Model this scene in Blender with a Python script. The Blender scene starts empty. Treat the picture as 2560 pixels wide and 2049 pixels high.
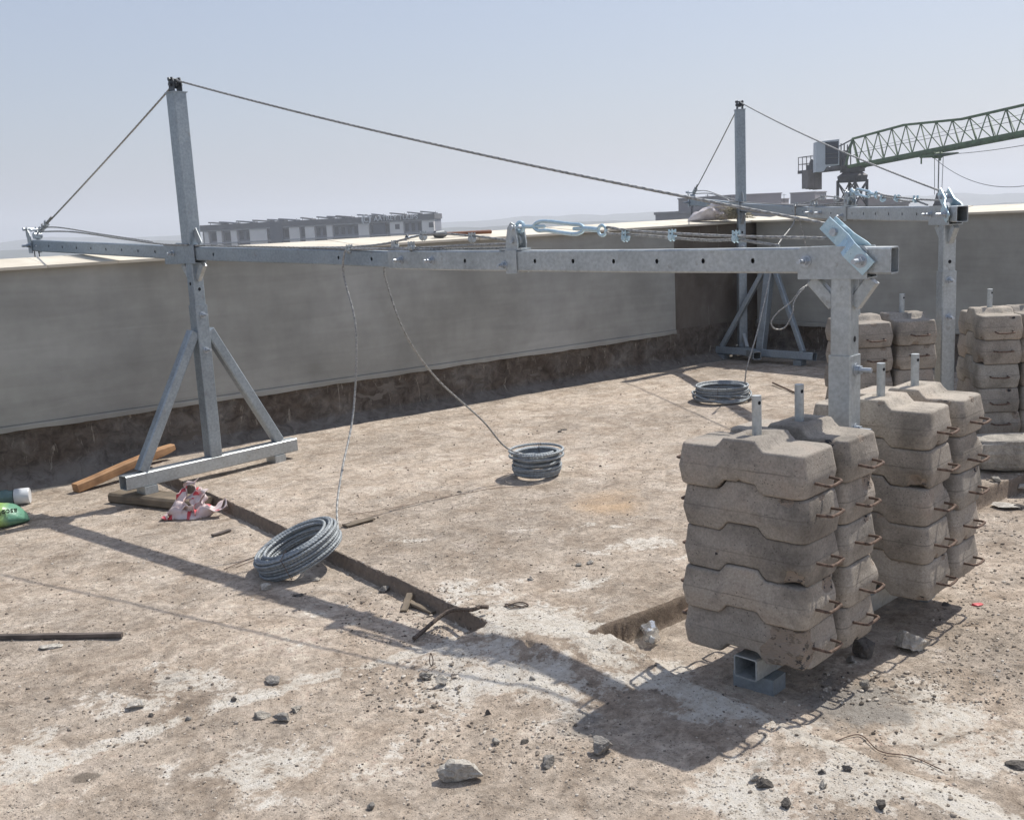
import bpy, math, random
import numpy as np
from mathutils import Vector, Matrix, noise as mn
R = math.radians
random.seed(7); rng = np.random.default_rng(7)
SC = bpy.context.scene; COL = SC.collection

# ------------------------------------------------------------------ camera
# world frame: X along the long parapet, Y towards it, z = 0 on the upper slab
FPX, PITCH, ROLL, HEAD = 2640.76, 0.177085, 0.051495, 0.640581
EYE = np.array([0, 0, 1.6])
def _w(v): c, s = math.cos(HEAD), math.sin(HEAD); return np.array([v[0]*c+v[1]*s, -v[0]*s+v[1]*c, v[2]])
_f = np.array([0, math.cos(PITCH), -math.sin(PITCH)]); _u = np.array([0, math.sin(PITCH), math.cos(PITCH)]); _x = np.array([1., 0, 0])
CXV = _w(math.cos(ROLL)*_x - math.sin(ROLL)*_u); CUV = _w(math.sin(ROLL)*_x + math.cos(ROLL)*_u); CFV = _w(_f)
FWD = _w(np.array([0, 1., 0])); RGT = _w(np.array([1., 0, 0]))
cam = bpy.data.cameras.new('camera'); cam.sensor_width = 36; cam.lens = FPX/2560*36; cam.clip_start = .05; cam.clip_end = 9000
co = bpy.data.objects.new('camera', cam); COL.objects.link(co); SC.camera = co
M = Matrix.Identity(4)
for i in range(3):
    M[i][0], M[i][1], M[i][2], M[i][3] = CXV[i], CUV[i], -CFV[i], EYE[i]
co.matrix_world = M
def ray(px, py): return CFV + CXV*(px-1280)/FPX - CUV*(py-1024.5)/FPX
def G(px, py, z=0.): d = ray(px, py); return EYE + d*(z-EYE[2])/d[2]          # point of the floor height z
def D(px, py, dist): d = ray(px, py); return EYE + d*dist/(d@FWD)              # point at a horizontal distance

# ------------------------------------------------------------------ sky and sun
SUN = Vector((.71, .06, 1.0)).normalized()
wd = bpy.data.worlds.new('World'); SC.world = wd; wd.use_nodes = True
nt = wd.node_tree; bg = nt.nodes['Background']; sky = nt.nodes.new('ShaderNodeTexSky')
sky.sky_type = 'NISHITA'; sky.sun_disc = False; sky.sun_elevation = math.asin(SUN.z); sky.sun_rotation = math.atan2(SUN.x, SUN.y)
sky.altitude = 300; sky.air_density = 1.3; sky.dust_density = 2.5; sky.ozone_density = 2.5
tint = nt.nodes.new('ShaderNodeMix'); tint.data_type = 'RGBA'; tint.blend_type = 'MULTIPLY'; tint.inputs[0].default_value = 1; tint.inputs[7].default_value = (1.02, .985, 1.03, 1)
nt.links.new(sky.outputs[0], tint.inputs[6]); hz = nt.nodes.new('ShaderNodeMix'); hz.data_type = 'RGBA'; hz.inputs[0].default_value = .55; hz.inputs[7].default_value = (3.4, 3.85, 4.85, 1)
nt.links.new(tint.outputs[2], hz.inputs[6]); nt.links.new(hz.outputs[2], bg.inputs[0]); bg.inputs[1].default_value = .118
sl = bpy.data.lights.new('sun', 'SUN'); sl.energy = 4.7; sl.angle = R(.55); sl.color = (1, .955, .88)
so = bpy.data.objects.new('sun', sl); COL.objects.link(so); so.rotation_euler = SUN.to_track_quat('Z', 'Y').to_euler()
SC.view_settings.view_transform = 'Standard'; SC.view_settings.look = 'None'; SC.view_settings.exposure = .12; SC.view_settings.gamma = 1
SC.cycles.volume_step_rate = 1; SC.cycles.volume_bounces = 1; SC.cycles.max_bounces = 8

# ------------------------------------------------------------------ material helpers
class N:
    def __init__(s, name):
        s.m = bpy.data.materials.new(name); s.m.use_nodes = True; s.t = s.m.node_tree
        s.b = s.t.nodes['Principled BSDF']
    def n(s, typ, **k):
        o = s.t.nodes.new('ShaderNode'+typ)
        for a, v in k.items():
            if a.startswith('i_'): o.inputs[a[2:].replace('_', ' ')].default_value = v
            else: setattr(o, a, v)
        return o
    def l(s, a, b): s.t.links.new(a, b)
    def co(s, kind='Object'):
        if not hasattr(s, '_c'): s._c = s.n('TexCoord')
        return s._c.outputs[kind]
    def noise(s, sc, det=4, rough=.55, vec=None, dist=0):
        o = s.n('TexNoise'); o.inputs['Scale'].default_value = sc; o.inputs['Detail'].default_value = det
        o.inputs['Roughness'].default_value = rough; o.inputs['Distortion'].default_value = dist
        s.l(vec if vec else s.co(), o.inputs['Vector']); return o.outputs['Fac']
    def vor(s, sc, feat='F1', vec=None, out='Distance', rnd=1):
        o = s.n('TexVoronoi', feature=feat); o.inputs['Scale'].default_value = sc; o.inputs['Randomness'].default_value = rnd
        s.l(vec if vec else s.co(), o.inputs['Vector']); return o.outputs[out]
    def scale(s, v, sc):
        o = s.n('Mapping'); o.inputs['Scale'].default_value = sc; s.l(v, o.inputs['Vector']); return o.outputs[0]
    def ramp(s, fac, *stops, interp='LINEAR'):
        o = s.n('ValToRGB'); o.color_ramp.interpolation = interp; e = o.color_ramp.elements
        while len(e) < len(stops): e.new(.5)
        for i, (p, c) in enumerate(stops):
            e[i].position = p; e[i].color = (c, c, c, 1) if isinstance(c, (int, float)) else (*c, 1)
        s.l(fac, o.inputs[0]); return o.outputs[0]
    def mix(s, fac, a, b, mode='MIX'):
        o = s.n('Mix', data_type='RGBA', blend_type=mode)
        for v, i in ((fac, 0), (a, 6), (b, 7)):
            if isinstance(v, (int, float)): o.inputs[i].default_value = v if i == 0 else (v, v, v, 1)
            elif isinstance(v, tuple): o.inputs[i].default_value = (*v, 1)
            else: s.l(v, o.inputs[i])
        return o.outputs[2]
    def math(s, op, a, b=0.):
        o = s.n('Math', operation=op)
        for v, i in ((a, 0), (b, 1)):
            if isinstance(v, (int, float)): o.inputs[i].default_value = v
            else: s.l(v, o.inputs[i])
        return o.outputs[0]
    def attr(s, name): o = s.n('Attribute', attribute_name=name); return o.outputs['Fac']
    def bump(s, h, st=.3, dist=.005, nrm=None):
        o = s.n('Bump'); o.inputs['Strength'].default_value = st; o.inputs['Distance'].default_value = dist; s.l(h, o.inputs['Height'])
        if nrm: s.l(nrm, o.inputs['Normal'])
        return o.outputs[0]
    def set(s, col=None, rough=None, metal=None, nrm=None, spec=None):
        for v, k in ((col, 'Base Color'), (rough, 'Roughness'), (metal, 'Metallic'), (spec, 'Specular IOR Level')):
            if v is None: continue
            if isinstance(v, tuple): s.b.inputs[k].default_value = (*v, 1)
            elif isinstance(v, (int, float)): s.b.inputs[k].default_value = v
            else: s.l(v, s.b.inputs[k])
        if nrm: s.l(nrm, s.b.inputs['Normal'])
        return s.m
MT = {}
def simple(name, col, rough=.6, metal=0., var=.15, sc=20, bs=.15):
    a = N(name); f = a.noise(sc, 5); c2 = tuple(max(0, v*(1-var*1.6)) for v in col); c1 = tuple(min(1, v*(1+var)) for v in col)
    MT[name] = a.set(a.ramp(f, (.3, c2), (.7, c1)), rough, metal, a.bump(f, bs, .003)); return MT[name]
def galv(name, c=(.43, .46, .47), metal=.5, rough=.42):
    a = N(name)
    info = a.n('ObjectInfo'); add = a.n('VectorMath', operation='ADD'); a.l(a.co(), add.inputs[0])
    sc = a.n('VectorMath', operation='SCALE'); cmb = a.n('CombineXYZ'); a.l(info.outputs['Random'], cmb.inputs[0]); a.l(cmb.outputs[0], sc.inputs[0]); sc.inputs['Scale'].default_value = 30
    a.l(sc.outputs[0], add.inputs[1]); v = add.outputs[0]
    big = a.noise(5, 5, .6, v); sp = a.noise(60, 3, .6, v); run = a.noise(1, 4, .6, a.scale(v, (40, 40, 4)), .4); dirt = a.noise(22, 8, .7, v)
    col = a.ramp(big, (.3, tuple(x*.82 for x in c)), (.55, c), (.75, (min(1, c[0]*1.12), min(1, c[1]*1.09), min(1, c[2]*1.04))))
    col = a.mix(.22, col, a.ramp(sp, (.3, .25), (.7, .95)), 'OVERLAY')
    col = a.mix(a.math('MULTIPLY', a.ramp(run, (.62, 0), (.78, 1)), .35), col, (.28, .31, .33))
    col = a.mix(a.math('MULTIPLY', a.ramp(dirt, (.60, 0), (.68, 1)), .45), col, (.24, .22, .19))
    rg = a.ramp(big, (.3, rough-.08), (.7, rough+.14))
    MT[name] = a.set(col, rg, metal, a.bump(a.math('ADD', sp, dirt), .12, .0015)); return MT[name]
galv('galv'); galv('galv_fresh', (.50, .66, .74), .5, .28); galv('galv_front', (.31, .355, .39), .5, .45)
simple('zinc', (.50, .54, .58), .42, .7, .1, 80)
simple('dark_steel', (.10, .11, .12), .5, .6, .2, 60)
simple('black', (.012, .012, .014), .9, 0, .1)
simple('rope', (.36, .36, .35), .6, .35, .3, 90)
simple('rope_new', (.33, .36, .38), .62, .3, .2, 60)
simple('rust', (.15, .10, .075), .8, .2, .4, 60, .5)
simple('rebar', (.13, .10, .08), .8, .2, .4, 90, .5)
simple('straw', (.42, .38, .27), .8, 0, .3, 30)
simple('white_plastic', (.62, .64, .66), .35, 0, .05)
simple('teal_plastic', (.10, .17, .17), .25, 0, .15)
simple('red_plastic', (.55, .05, .06), .5)
simple('ink', (.03, .05, .02), .7)
simple('crane_green', (.105, .17, .085), .6, 0, .25, 2)
simple('crane_grey', (.11, .105, .11), .7, 0, .2, 2)
simple('crane_white', (.62, .64, .66), .6, 0, .1, 1)
simple('crane_glass', (.04, .05, .07), .2, 0, .1, 1)
simple('crane_block', (.24, .21, .20), .9, 0, .2, 1)

# concrete for the weights: chips come from the vertex attribute "chip"
def concrete_weight():
    a = N('weight_concrete')
    info = a.n('ObjectInfo'); cmb = a.n('CombineXYZ'); a.l(info.outputs['Random'], cmb.inputs[0]); a.l(info.outputs['Random'], cmb.inputs[1])
    sc = a.n('VectorMath', operation='SCALE'); sc.inputs['Scale'].default_value = 41; a.l(cmb.outputs[0], sc.inputs[0])
    add = a.n('VectorMath', operation='ADD'); a.l(a.co(), add.inputs[0]); a.l(sc.outputs[0], add.inputs[1]); v = add.outputs[0]
    big = a.noise(3.2, 6, .62, v, .4); mid = a.noise(17, 7, .68, v); fine = a.noise(120, 4, .7, v)
    tint = a.ramp(info.outputs['Random'], (0, (.30, .265, .225)), (.35, (.37, .33, .28)), (.7, (.285, .255, .22)), (1, (.33, .31, .275)))
    col = a.mix(.85, tint, a.ramp(big, (.30, .22), (.48, .5), (.70, .76)), 'OVERLAY')
    col = a.mix(a.math('MULTIPLY', a.ramp(big, (.54, 0), (.66, 1)), .45), col, (.27, .205, .16))
    col = a.mix(a.math('MULTIPLY', a.ramp(mid, (.55, 0), (.68, 1)), .5), col, (.19, .17, .15))
    col = a.mix(.38, col, a.ramp(fine, (.3, .2), (.7, .8)), 'OVERLAY')
    pits = a.vor(75, vec=v); big2 = a.noise(9, 2, .5, v)
    pit = a.math('MULTIPLY', a.ramp(pits, (.10, 1), (.2, 0)), a.ramp(big2, (.46, 0), (.54, 1)))
    col = a.mix(a.math('MULTIPLY', pit, .75), col, (.075, .065, .06))
    zz = a.n('SeparateXYZ'); a.l(a.co(), zz.inputs[0]); sm_ = a.math('ADD', zz.outputs[2], a.math('MULTIPLY', a.math('SUBTRACT', mid, .5), .006))
    seam = a.math('MULTIPLY', a.ramp(a.math('ABSOLUTE', a.math('SUBTRACT', sm_, .006)), (.0008, 1), (.003, 0)), a.ramp(a.noise(6, 3, .5, v), (.35, .15), (.6, .85)))
    col = a.mix(a.math('MULTIPLY', seam, .7), col, (.10, .085, .07))
    # exposed aggregate
    va = a.mix(.035, v, a.n('TexNoise', i_Scale=30.).outputs['Color']); ag = a.vor(34, vec=va, out='Color'); agd = a.math('SUBTRACT', .42, a.vor(34, 'F1', va))
    agc = a.mix(a.math('MULTIPLY', a.ramp(agd, (.03, 0), (.10, 1)), a.ramp(a.noise(26, 3, .6, v), (.40, 0), (.44, 1))), (.30, .25, .205), a.ramp(ag, (.30, (.035, .035, .04)), (.5, (.085, .08, .075)), (.72, (.20, .165, .13))))
    chip = a.ramp(a.math('ADD', a.attr('chip'), a.math('MULTIPLY', a.math('SUBTRACT', mid, .5), .5)), (.46, 0), (.5, 1))
    col = a.mix(chip, col, agc)
    h = a.math('SUBTRACT', a.math('ADD', a.math('MULTIPLY', mid, 1.), a.math('MULTIPLY', fine, .35)), a.math('MULTIPLY', pit, .8))
    h = a.math('ADD', h, a.math('MULTIPLY', a.math('MULTIPLY', chip, agd), 4))
    MT['weight'] = a.set(col, .9, 0, a.bump(h, .5, .007), .25)
concrete_weight()
def stone_mat(name, c1, c2):
    a = N(name); f = a.noise(14, 8, .7); g = a.noise(70, 5, .7)
    col = a.mix(.5, a.ramp(f, (.35, c2), (.6, c1)), a.ramp(g, (.3, .25), (.7, .8)), 'OVERLAY')
    MT[name] = a.set(col, .92, 0, a.bump(a.math('ADD', f, g), 1, .014), .2)
stone_mat('stone_pale', (.64, .60, .53), (.36, .33, .29)); stone_mat('stone_grey', (.36, .34, .31), (.20, .185, .17))
stone_mat('stone_dark', (.19, .175, .16), (.09, .08, .07)); stone_mat('stone_slab', (.46, .425, .37), (.27, .25, .22))
def wood(name, c1, c2):
    a = N(name); v = a.scale(a.co(), (2.2, 26, 26)); f = a.noise(1.3, 6, .65, v, .8); g = a.noise(9, 5)
    col = a.mix(a.ramp(g, (.4, 0), (.7, .6)), a.ramp(f, (.3, c2), (.65, c1)), tuple(x*.5 for x in c2))
    MT[name] = a.set(col, .75, 0, a.bump(f, .5, .003))
wood('timber', (.52, .31, .16), (.30, .155, .075)); wood('old_timber', (.24, .19, .135), (.13, .105, .075)); wood('stick', (.17, .14, .12), (.055, .045, .04)); wood('handle_wood', (.22, .09, .045), (.13, .05, .03))

def plaster():
    a = N('plaster'); b = a.noise(.9, 6, .55, None, .3); c = a.noise(5, 7, .6); f = a.noise(70, 4)
    st = a.noise(1, 5, .6, a.scale(a.co(), (2.6, 2.6, .5)), .6)
    col = a.ramp(b, (.30, (.29, .288, .262)), (.5, (.335, .335, .31)), (.70, (.38, .382, .36)))
    cl = a.noise(1.4, 8, .55, None, .0); col = a.mix(.26, col, a.ramp(cl, (.35, .30), (.62, .66)), 'OVERLAY'); col = a.mix(.16, col, a.ramp(st, (.3, .32), (.7, .66)), 'OVERLAY'); col = a.mix(.22, col, a.ramp(c, (.3, .3), (.7, .68)), 'OVERLAY'); tr = a.noise(1, 3, .5, a.scale(a.co(), (1.2, 1.2, 14)), .8); col = a.mix(.14, col, a.ramp(tr, (.3, .3), (.7, .7)), 'OVERLAY')
    sp = a.vor(16); col = a.mix(a.math('MULTIPLY', a.ramp(sp, (.035, 1), (.05, 0)), .35), col, (.42, .41, .38))
    MT['plaster'] = a.set(col, .9, 0, a.bump(a.math('ADD', c, a.math('MULTIPLY', f, .3)), .25, .004), .2)
plaster()
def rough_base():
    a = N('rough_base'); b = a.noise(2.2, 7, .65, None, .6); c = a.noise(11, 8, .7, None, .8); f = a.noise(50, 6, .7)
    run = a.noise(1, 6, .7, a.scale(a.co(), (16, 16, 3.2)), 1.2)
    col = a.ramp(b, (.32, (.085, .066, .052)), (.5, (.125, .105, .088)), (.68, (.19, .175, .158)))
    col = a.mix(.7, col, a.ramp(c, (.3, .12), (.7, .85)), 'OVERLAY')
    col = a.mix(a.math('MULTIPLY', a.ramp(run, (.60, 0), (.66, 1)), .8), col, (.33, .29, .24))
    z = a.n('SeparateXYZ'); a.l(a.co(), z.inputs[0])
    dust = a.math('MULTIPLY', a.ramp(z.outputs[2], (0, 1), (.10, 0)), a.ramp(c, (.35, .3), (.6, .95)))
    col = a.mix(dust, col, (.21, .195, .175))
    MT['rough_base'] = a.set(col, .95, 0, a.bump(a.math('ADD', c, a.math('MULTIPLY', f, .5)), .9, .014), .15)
rough_base()
def raw_wall():
    a = N('raw_wall'); b = a.noise(2.5, 6, .6, None, .4); c = a.noise(14, 7, .7); w = a.n('TexWave', wave_type='BANDS', bands_direction='Z'); w.inputs['Scale'].default_value = 15; w.inputs['Distortion'].default_value = 6; w.inputs['Detail'].default_value = 3
    a.l(a.co(), w.inputs[0])
    col = a.ramp(b, (.3, (.095, .08, .066)), (.55, (.155, .135, .115)), (.75, (.21, .19, .17)))
    k = a.math('MULTIPLY', a.ramp(w.outputs['Fac'], (.78, 0), (.9, 1)), a.ramp(a.noise(7, 4), (.60, 0), (.68, 1)))
    col = a.mix(a.math('MULTIPLY', k, .45), col, (.26, .24, .21)); run = a.noise(1, 5, .6, a.scale(a.co(), (22, 22, 1.6)), 1)
    col = a.mix(a.math('MULTIPLY', a.ramp(run, (.66, 0), (.70, 1)), .75), col, (.28, .26, .24))
    MT['raw_wall'] = a.set(col, .95, 0, a.bump(c, .6, .006), .15)
raw_wall()
def coping_mat():
    a = N('coping'); b = a.noise(3, 7, .6); f = a.noise(30, 6, .7); col = a.ramp(b, (.3, (.52, .47, .38)), (.6, (.66, .61, .51)))
    col = a.mix(a.ramp(f, (.62, 0), (.74, .6)), col, (.34, .29, .22)); MT['coping'] = a.set(col, .7, 0, a.bump(f, .15, .002))
coping_mat()
def floor_mat():
    a = N('floor_concrete'); cr = a.co()
    big = a.noise(.8, 7, .6, None, .3); mid = a.noise(4.5, 9, .66, None, .5); fine = a.noise(34, 8, .75); grit = a.noise(170, 4, .75); strk = a.noise(1, 8, .7, a.scale(cr, (9, 2.6, 9)), 1.2)
    md2 = a.noise(11, 7, .62, None, 1.0); base = a.ramp(mid, (.28, (.29, .23, .178)), (.42, (.41, .338, .27)), (.58, (.50, .428, .355)), (.76, (.57, .50, .43)))
    base = a.mix(.6, base, a.ramp(big, (.34, .32), (.64, .64)), 'OVERLAY'); base = a.mix(.55, base, a.ramp(md2, (.34, .28), (.5, .5), (.66, .70)), 'OVERLAY')
    base = a.mix(.5, base, a.ramp(fine, (.30, .12), (.5, .5), (.72, .85)), 'OVERLAY'); crumb = a.vor(48, vec=cr); crm = a.math('MULTIPLY', a.ramp(crumb, (.16, 1), (.30, 0)), a.ramp(a.noise(9, 5, .7), (.50, 0), (.60, 1))); base = a.mix(a.math('MULTIPLY', crm, .5), base, (.24, .19, .15))
    base = a.mix(.35, base, a.ramp(grit, (.3, .22), (.7, .78)), 'OVERLAY')
    base = a.mix(a.math('MULTIPLY', a.ramp(strk, (.56, 0), (.70, 1)), .55), base, (.22, .17, .13))
    # pale cement skins where the mortar slopped; edges broken by the fine noise
    m = a.math('ADD', a.attr('pale'), a.math('ADD', a.math('MULTIPLY', a.math('SUBTRACT', mid, .5), 2.6), a.math('MULTIPLY', a.math('SUBTRACT', fine, .5), 1.5)))
    pm = a.ramp(m, (.48, 0), (.56, .6), (.95, .95))
    pale = a.mix(.45, a.ramp(mid, (.3, (.50, .45, .385)), (.65, (.66, .62, .55))), a.ramp(fine, (.3, .25), (.7, .8)), 'OVERLAY')
    vo = a.vor(30); pale = a.mix(a.math('MULTIPLY', a.ramp(vo, (.10, 1), (.22, 0)), a.ramp(a.noise(6, 3), (.42, 0), (.55, .8))), pale, (.17, .14, .11))
    col = a.mix(pm, base, pale)
    gm = a.ramp(a.math('ADD', a.attr('grey'), a.math('MULTIPLY', a.math('SUBTRACT', mid, .5), 1.1)), (.45, 0), (.6, .85))
    col = a.mix(gm, col, a.mix(.6, (.255, .235, .21), a.ramp(fine, (.3, .2), (.7, .8)), 'OVERLAY'))
    om = a.ramp(a.math('ADD', a.attr('sand'), a.math('MULTIPLY', a.math('SUBTRACT', mid, .5), 1.0)), (.45, 0), (.75, .7)); col = a.mix(om, col, (.52, .36, .22))
    dk = a.ramp(a.math('ADD', a.attr('dark'), a.math('ADD', a.math('MULTIPLY', a.math('SUBTRACT', mid, .5), 1.2), a.math('MULTIPLY', a.math('SUBTRACT', fine, .5), .9))), (.48, 0), (.62, .8)); col = a.mix(dk, col, (.15, .125, .10))
    # small embedded grit
    v1 = a.vor(120, out='Distance'); vc = a.vor(120, out='Color'); spk = a.math('MULTIPLY', a.ramp(v1, (.22, 1), (.32, 0)), a.ramp(vc, (.62, 0), (.66, 1)))
    col = a.mix(a.math('MULTIPLY', spk, .8), col, a.ramp(a.vor(120, out='Color'), (.66, (.11, .095, .08)), (.82, (.27, .24, .21)), (.9, (.60, .55, .47))))
    # wandering hairline cracks, only here and there
    wv = a.n('TexNoise', i_Scale=2.2, i_Detail=8.); a.l(cr, wv.inputs['Vector']); ck = a.vor(.55, 'DISTANCE_TO_EDGE', vec=a.mix(.30, cr, wv.outputs['Color']))
    col = a.mix(a.math('MULTIPLY', a.math('MULTIPLY', a.ramp(ck, (.0012, 1), (.003, 0)), a.ramp(big, (.52, 0), (.56, 1))), .5), col, (.16, .13, .10))
    h = a.math('ADD', a.math('ADD', a.math('MULTIPLY', fine, .9), a.math('MULTIPLY', grit, .35)), a.math('ADD', a.math('MULTIPLY', mid, 1.2), a.math('ADD', a.math('MULTIPLY', spk, .5), a.math('MULTIPLY', crm, .5))))
    h = a.math('SUBTRACT', h, a.math('MULTIPLY', pm, .15))
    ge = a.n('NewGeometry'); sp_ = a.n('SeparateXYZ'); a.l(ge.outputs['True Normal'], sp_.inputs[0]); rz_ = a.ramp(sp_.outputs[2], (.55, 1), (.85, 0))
    col = a.mix(rz_, col, a.mix(.5, (.25, .20, .158), a.ramp(fine, (.3, .25), (.7, .7)), 'OVERLAY'))  # steep risers: bare brown concrete, darkened in colour to deepen their shade
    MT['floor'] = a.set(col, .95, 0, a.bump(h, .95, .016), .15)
floor_mat()

# ------------------------------------------------------------------ mesh builder
class MB:
    def __init__(s): s.v = []; s.f = []
    def add(s, vs, fs): o = len(s.v); s.v += [tuple(map(float, p)) for p in vs]; s.f += [tuple(o+i for i in f) for f in fs]; return s
    def box(s, lo, hi, M=None):
        x0, y0, z0 = lo; x1, y1, z1 = hi
        vs = [(x0,y0,z0),(x1,y0,z0),(x1,y1,z0),(x0,y1,z0),(x0,y0,z1),(x1,y0,z1),(x1,y1,z1),(x0,y1,z1)]
        if M is not None: vs = [tuple(M @ Vector(p)) for p in vs]
        return s.add(vs, [(0,3,2,1),(4,5,6,7),(0,1,5,4),(1,2,6,5),(2,3,7,6),(3,0,4,7)])
    def prism(s, a, b, w, h=None, ch=.12, up=(0,0,1), r=None):
        """bar of rectangular section w x h with chamfered long edges"""
        a, b = Vector(a), Vector(b); h = h or w; d = (b-a).normalized(); u = Vector(up)
        if abs(d.dot(u)) > .98: u = Vector((1, 0, 0))
        sd = d.cross(u).normalized(); u = sd.cross(d).normalized(); c = min(w, h)*ch
        pr = [(-w/2+c,-h/2),(w/2-c,-h/2),(w/2,-h/2+c),(w/2,h/2-c),(w/2-c,h/2),(-w/2+c,h/2),(-w/2,h/2-c),(-w/2,-h/2+c)]
        vs = [p+sd*x+u*y for p in (a, b) for x, y in pr]; n = 8
        return s.add(vs, [(i,(i+1)%n,n+(i+1)%n,n+i) for i in range(n)]+[tuple(range(n))[::-1], tuple(range(n,2*n))])
    def hollow(s, a, b, w, h, th=.005, up=(0,0,1), c=.006):
        a, b = Vector(a), Vector(b); d = (b-a).normalized(); u = Vector(up)
        if abs(d.dot(u)) > .98: u = Vector((1, 0, 0))
        sd = d.cross(u).normalized(); u = sd.cross(d).normalized()
        def ring(p, w, h, c): return [p+sd*x+u*y for x, y in [(-w/2+c,-h/2),(w/2-c,-h/2),(w/2,-h/2+c),(w/2,h/2-c),(w/2-c,h/2),(-w/2+c,h/2),(-w/2,h/2-c),(-w/2,-h/2+c)]]
        vs = ring(a,w,h,c)+ring(b,w,h,c)+ring(a,w-2*th,h-2*th,c*.6)+ring(b,w-2*th,h-2*th,c*.6); n = 8; f = []
        for i in range(n):
            j = (i+1)%n; f += [(i,j,n+j,n+i),(2*n+j,2*n+i,3*n+i,3*n+j),(j,i,2*n+i,2*n+j),(n+i,n+j,3*n+j,3*n+i)]
        return s.add(vs, f)
    def cyl(s, a, b, r, n=16, r2=None, cap=True):
        a, b = Vector(a), Vector(b); d = (b-a).normalized(); u = Vector((0,0,1)) if abs(d.z) < .9 else Vector((1,0,0))
        sd = d.cross(u).normalized(); u = sd.cross(d); r2 = r if r2 is None else r2
        vs = [p+(sd*math.cos(t)+u*math.sin(t))*q for p, q in ((a,r),(b,r2)) for t in [2*math.pi*i/n for i in range(n)]]
        f = [(i,(i+1)%n,n+(i+1)%n,n+i) for i in range(n)]
        if cap: f += [tuple(range(n))[::-1], tuple(range(n,2*n))]
        return s.add(vs, f)
    def tube(s, pts, r, n=8, lobes=0, pitch=.07, closed=False, cap=True):
        """swept tube; with lobes the section is a twisted strand bundle"""
        P = [Vector(p) for p in pts]; m = len(P); T = []
        for i in range(m):
            a = P[(i-1) % m] if closed or i > 0 else P[0]; b = P[(i+1) % m] if closed or i < m-1 else P[-1]
            T.append((b-a).normalized())
        u = Vector((0,0,1)) if abs(T[0].z) < .9 else Vector((1,0,0)); u = (u-T[0]*u.dot(T[0])).normalized()
        vs = []; L = 0; rr = r if hasattr(r, '__len__') else None
        for i in range(m):
            if i: L += (P[i]-P[i-1]).length
            u = (u-T[i]*u.dot(T[i])).normalized(); w = T[i].cross(u); q = rr[i] if rr else r
            for k in range(n):
                t = 2*math.pi*k/n; k2 = q
                if lobes: ph = t*lobes; k2 = q*(1-.15*(.5-.5*math.cos(ph))); t += 2*math.pi*L/pitch
                vs.append(P[i]+(u*math.cos(t)+w*math.sin(t))*k2)
        f = []
        for i in range(m if closed else m-1):
            A = i*n; B = ((i+1) % m)*n
            f += [(A+k, A+(k+1) % n, B+(k+1) % n, B+k) for k in range(n)]
        if cap and not closed: f += [tuple(range(n))[::-1], tuple(range((m-1)*n, m*n))]
        return s.add(vs, f)
    def rope(s, pts, r=.006, pitch=.085, step=.009): return s.tube(resample(pts, step), r*1.08, 12, 3, pitch*1.5)
    def nut(s, p, d, r=.016, h=.013): return s.cyl(Vector(p), Vector(p)+Vector(d)*h, r, 6)
    def bolt(s, p, d, out=.05, r=.0085):
        p, d = Vector(p), Vector(d); s.cyl(p, p+d*.003, r*2.7, 18); s.nut(p+d*.003, d, r*1.9, .011); s.nut(p+d*.0155, d, r*1.8, .006); s.cyl(p+d*.02, p+d*out, r, 12); return s
    def build(s, name, mat, parent=None, smooth=False, ang=35):
        me = bpy.data.meshes.new(name); me.from_pydata(s.v, [], s.f); me.materials.append(MT[mat]); me.validate(); me.update()
        if smooth:
            me.polygons.foreach_set('use_smooth', [True]*len(me.polygons))
            try: me.set_sharp_from_angle(angle=R(ang))
            except Exception: pass
        o = bpy.data.objects.new(name, me); COL.objects.link(o)
        if parent: o.parent = parent
        return o
def resample(pts, step):
    P = [np.array(p, float) for p in pts]; out = [P[0]]
    for a, b in zip(P, P[1:]):
        n = max(1, int(np.linalg.norm(b-a)/step))
        out += [a+(b-a)*k/n for k in range(1, n+1)]
    return out
def spline(ctrl, n=40):
    """Catmull-Rom through the control points"""
    C = [np.array(c, float) for c in ctrl]; C = [2*C[0]-C[1]]+C+[2*C[-1]-C[-2]]; out = []
    per = max(2, n//(len(C)-3))
    for i in range(1, len(C)-2):
        p0, p1, p2, p3 = C[i-1:i+3]
        for k in range(per):
            t = k/per; out.append(.5*((2*p1)+(p2-p0)*t+(2*p0-5*p1+4*p2-p3)*t*t+(3*p1-p0-3*p2+p3)*t**3))
    out.append(C[-2]); return out
def sag(a, b, s, n=40):
    a, b = np.array(a, float), np.array(b, float); return [a+(b-a)*t-np.array([0,0,4*s*t*(1-t)]) for t in np.linspace(0, 1, n)]
def tag(o, label=None, cat=None, group=None, kind=None):
    for k, v in (('label', label), ('category', cat), ('group', group), ('kind', kind)):
        if v: o[k] = v
    return o
def empty(name, loc, rz=0, label=None, cat=None, group=None):
    o = bpy.data.objects.new(name, None); o.empty_display_size = .1; COL.objects.link(o); o.location = loc; o.rotation_euler = (0,0,rz)
    return tag(o, label, cat, group)
def copy_tree(o, parent=None):
    kids = list(o.children); c = o.copy(); COL.objects.link(c)
    if parent: c.parent = parent
    for ch in kids: copy_tree(ch, c)
    return c
def one(mb, name, mat, loc, label, cat, group=None, smooth=False, rz=0):
    o = mb.build(name, mat, None, smooth); o.location = loc; o.rotation_euler = (0,0,rz); return tag(o, label, cat, group)

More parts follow.
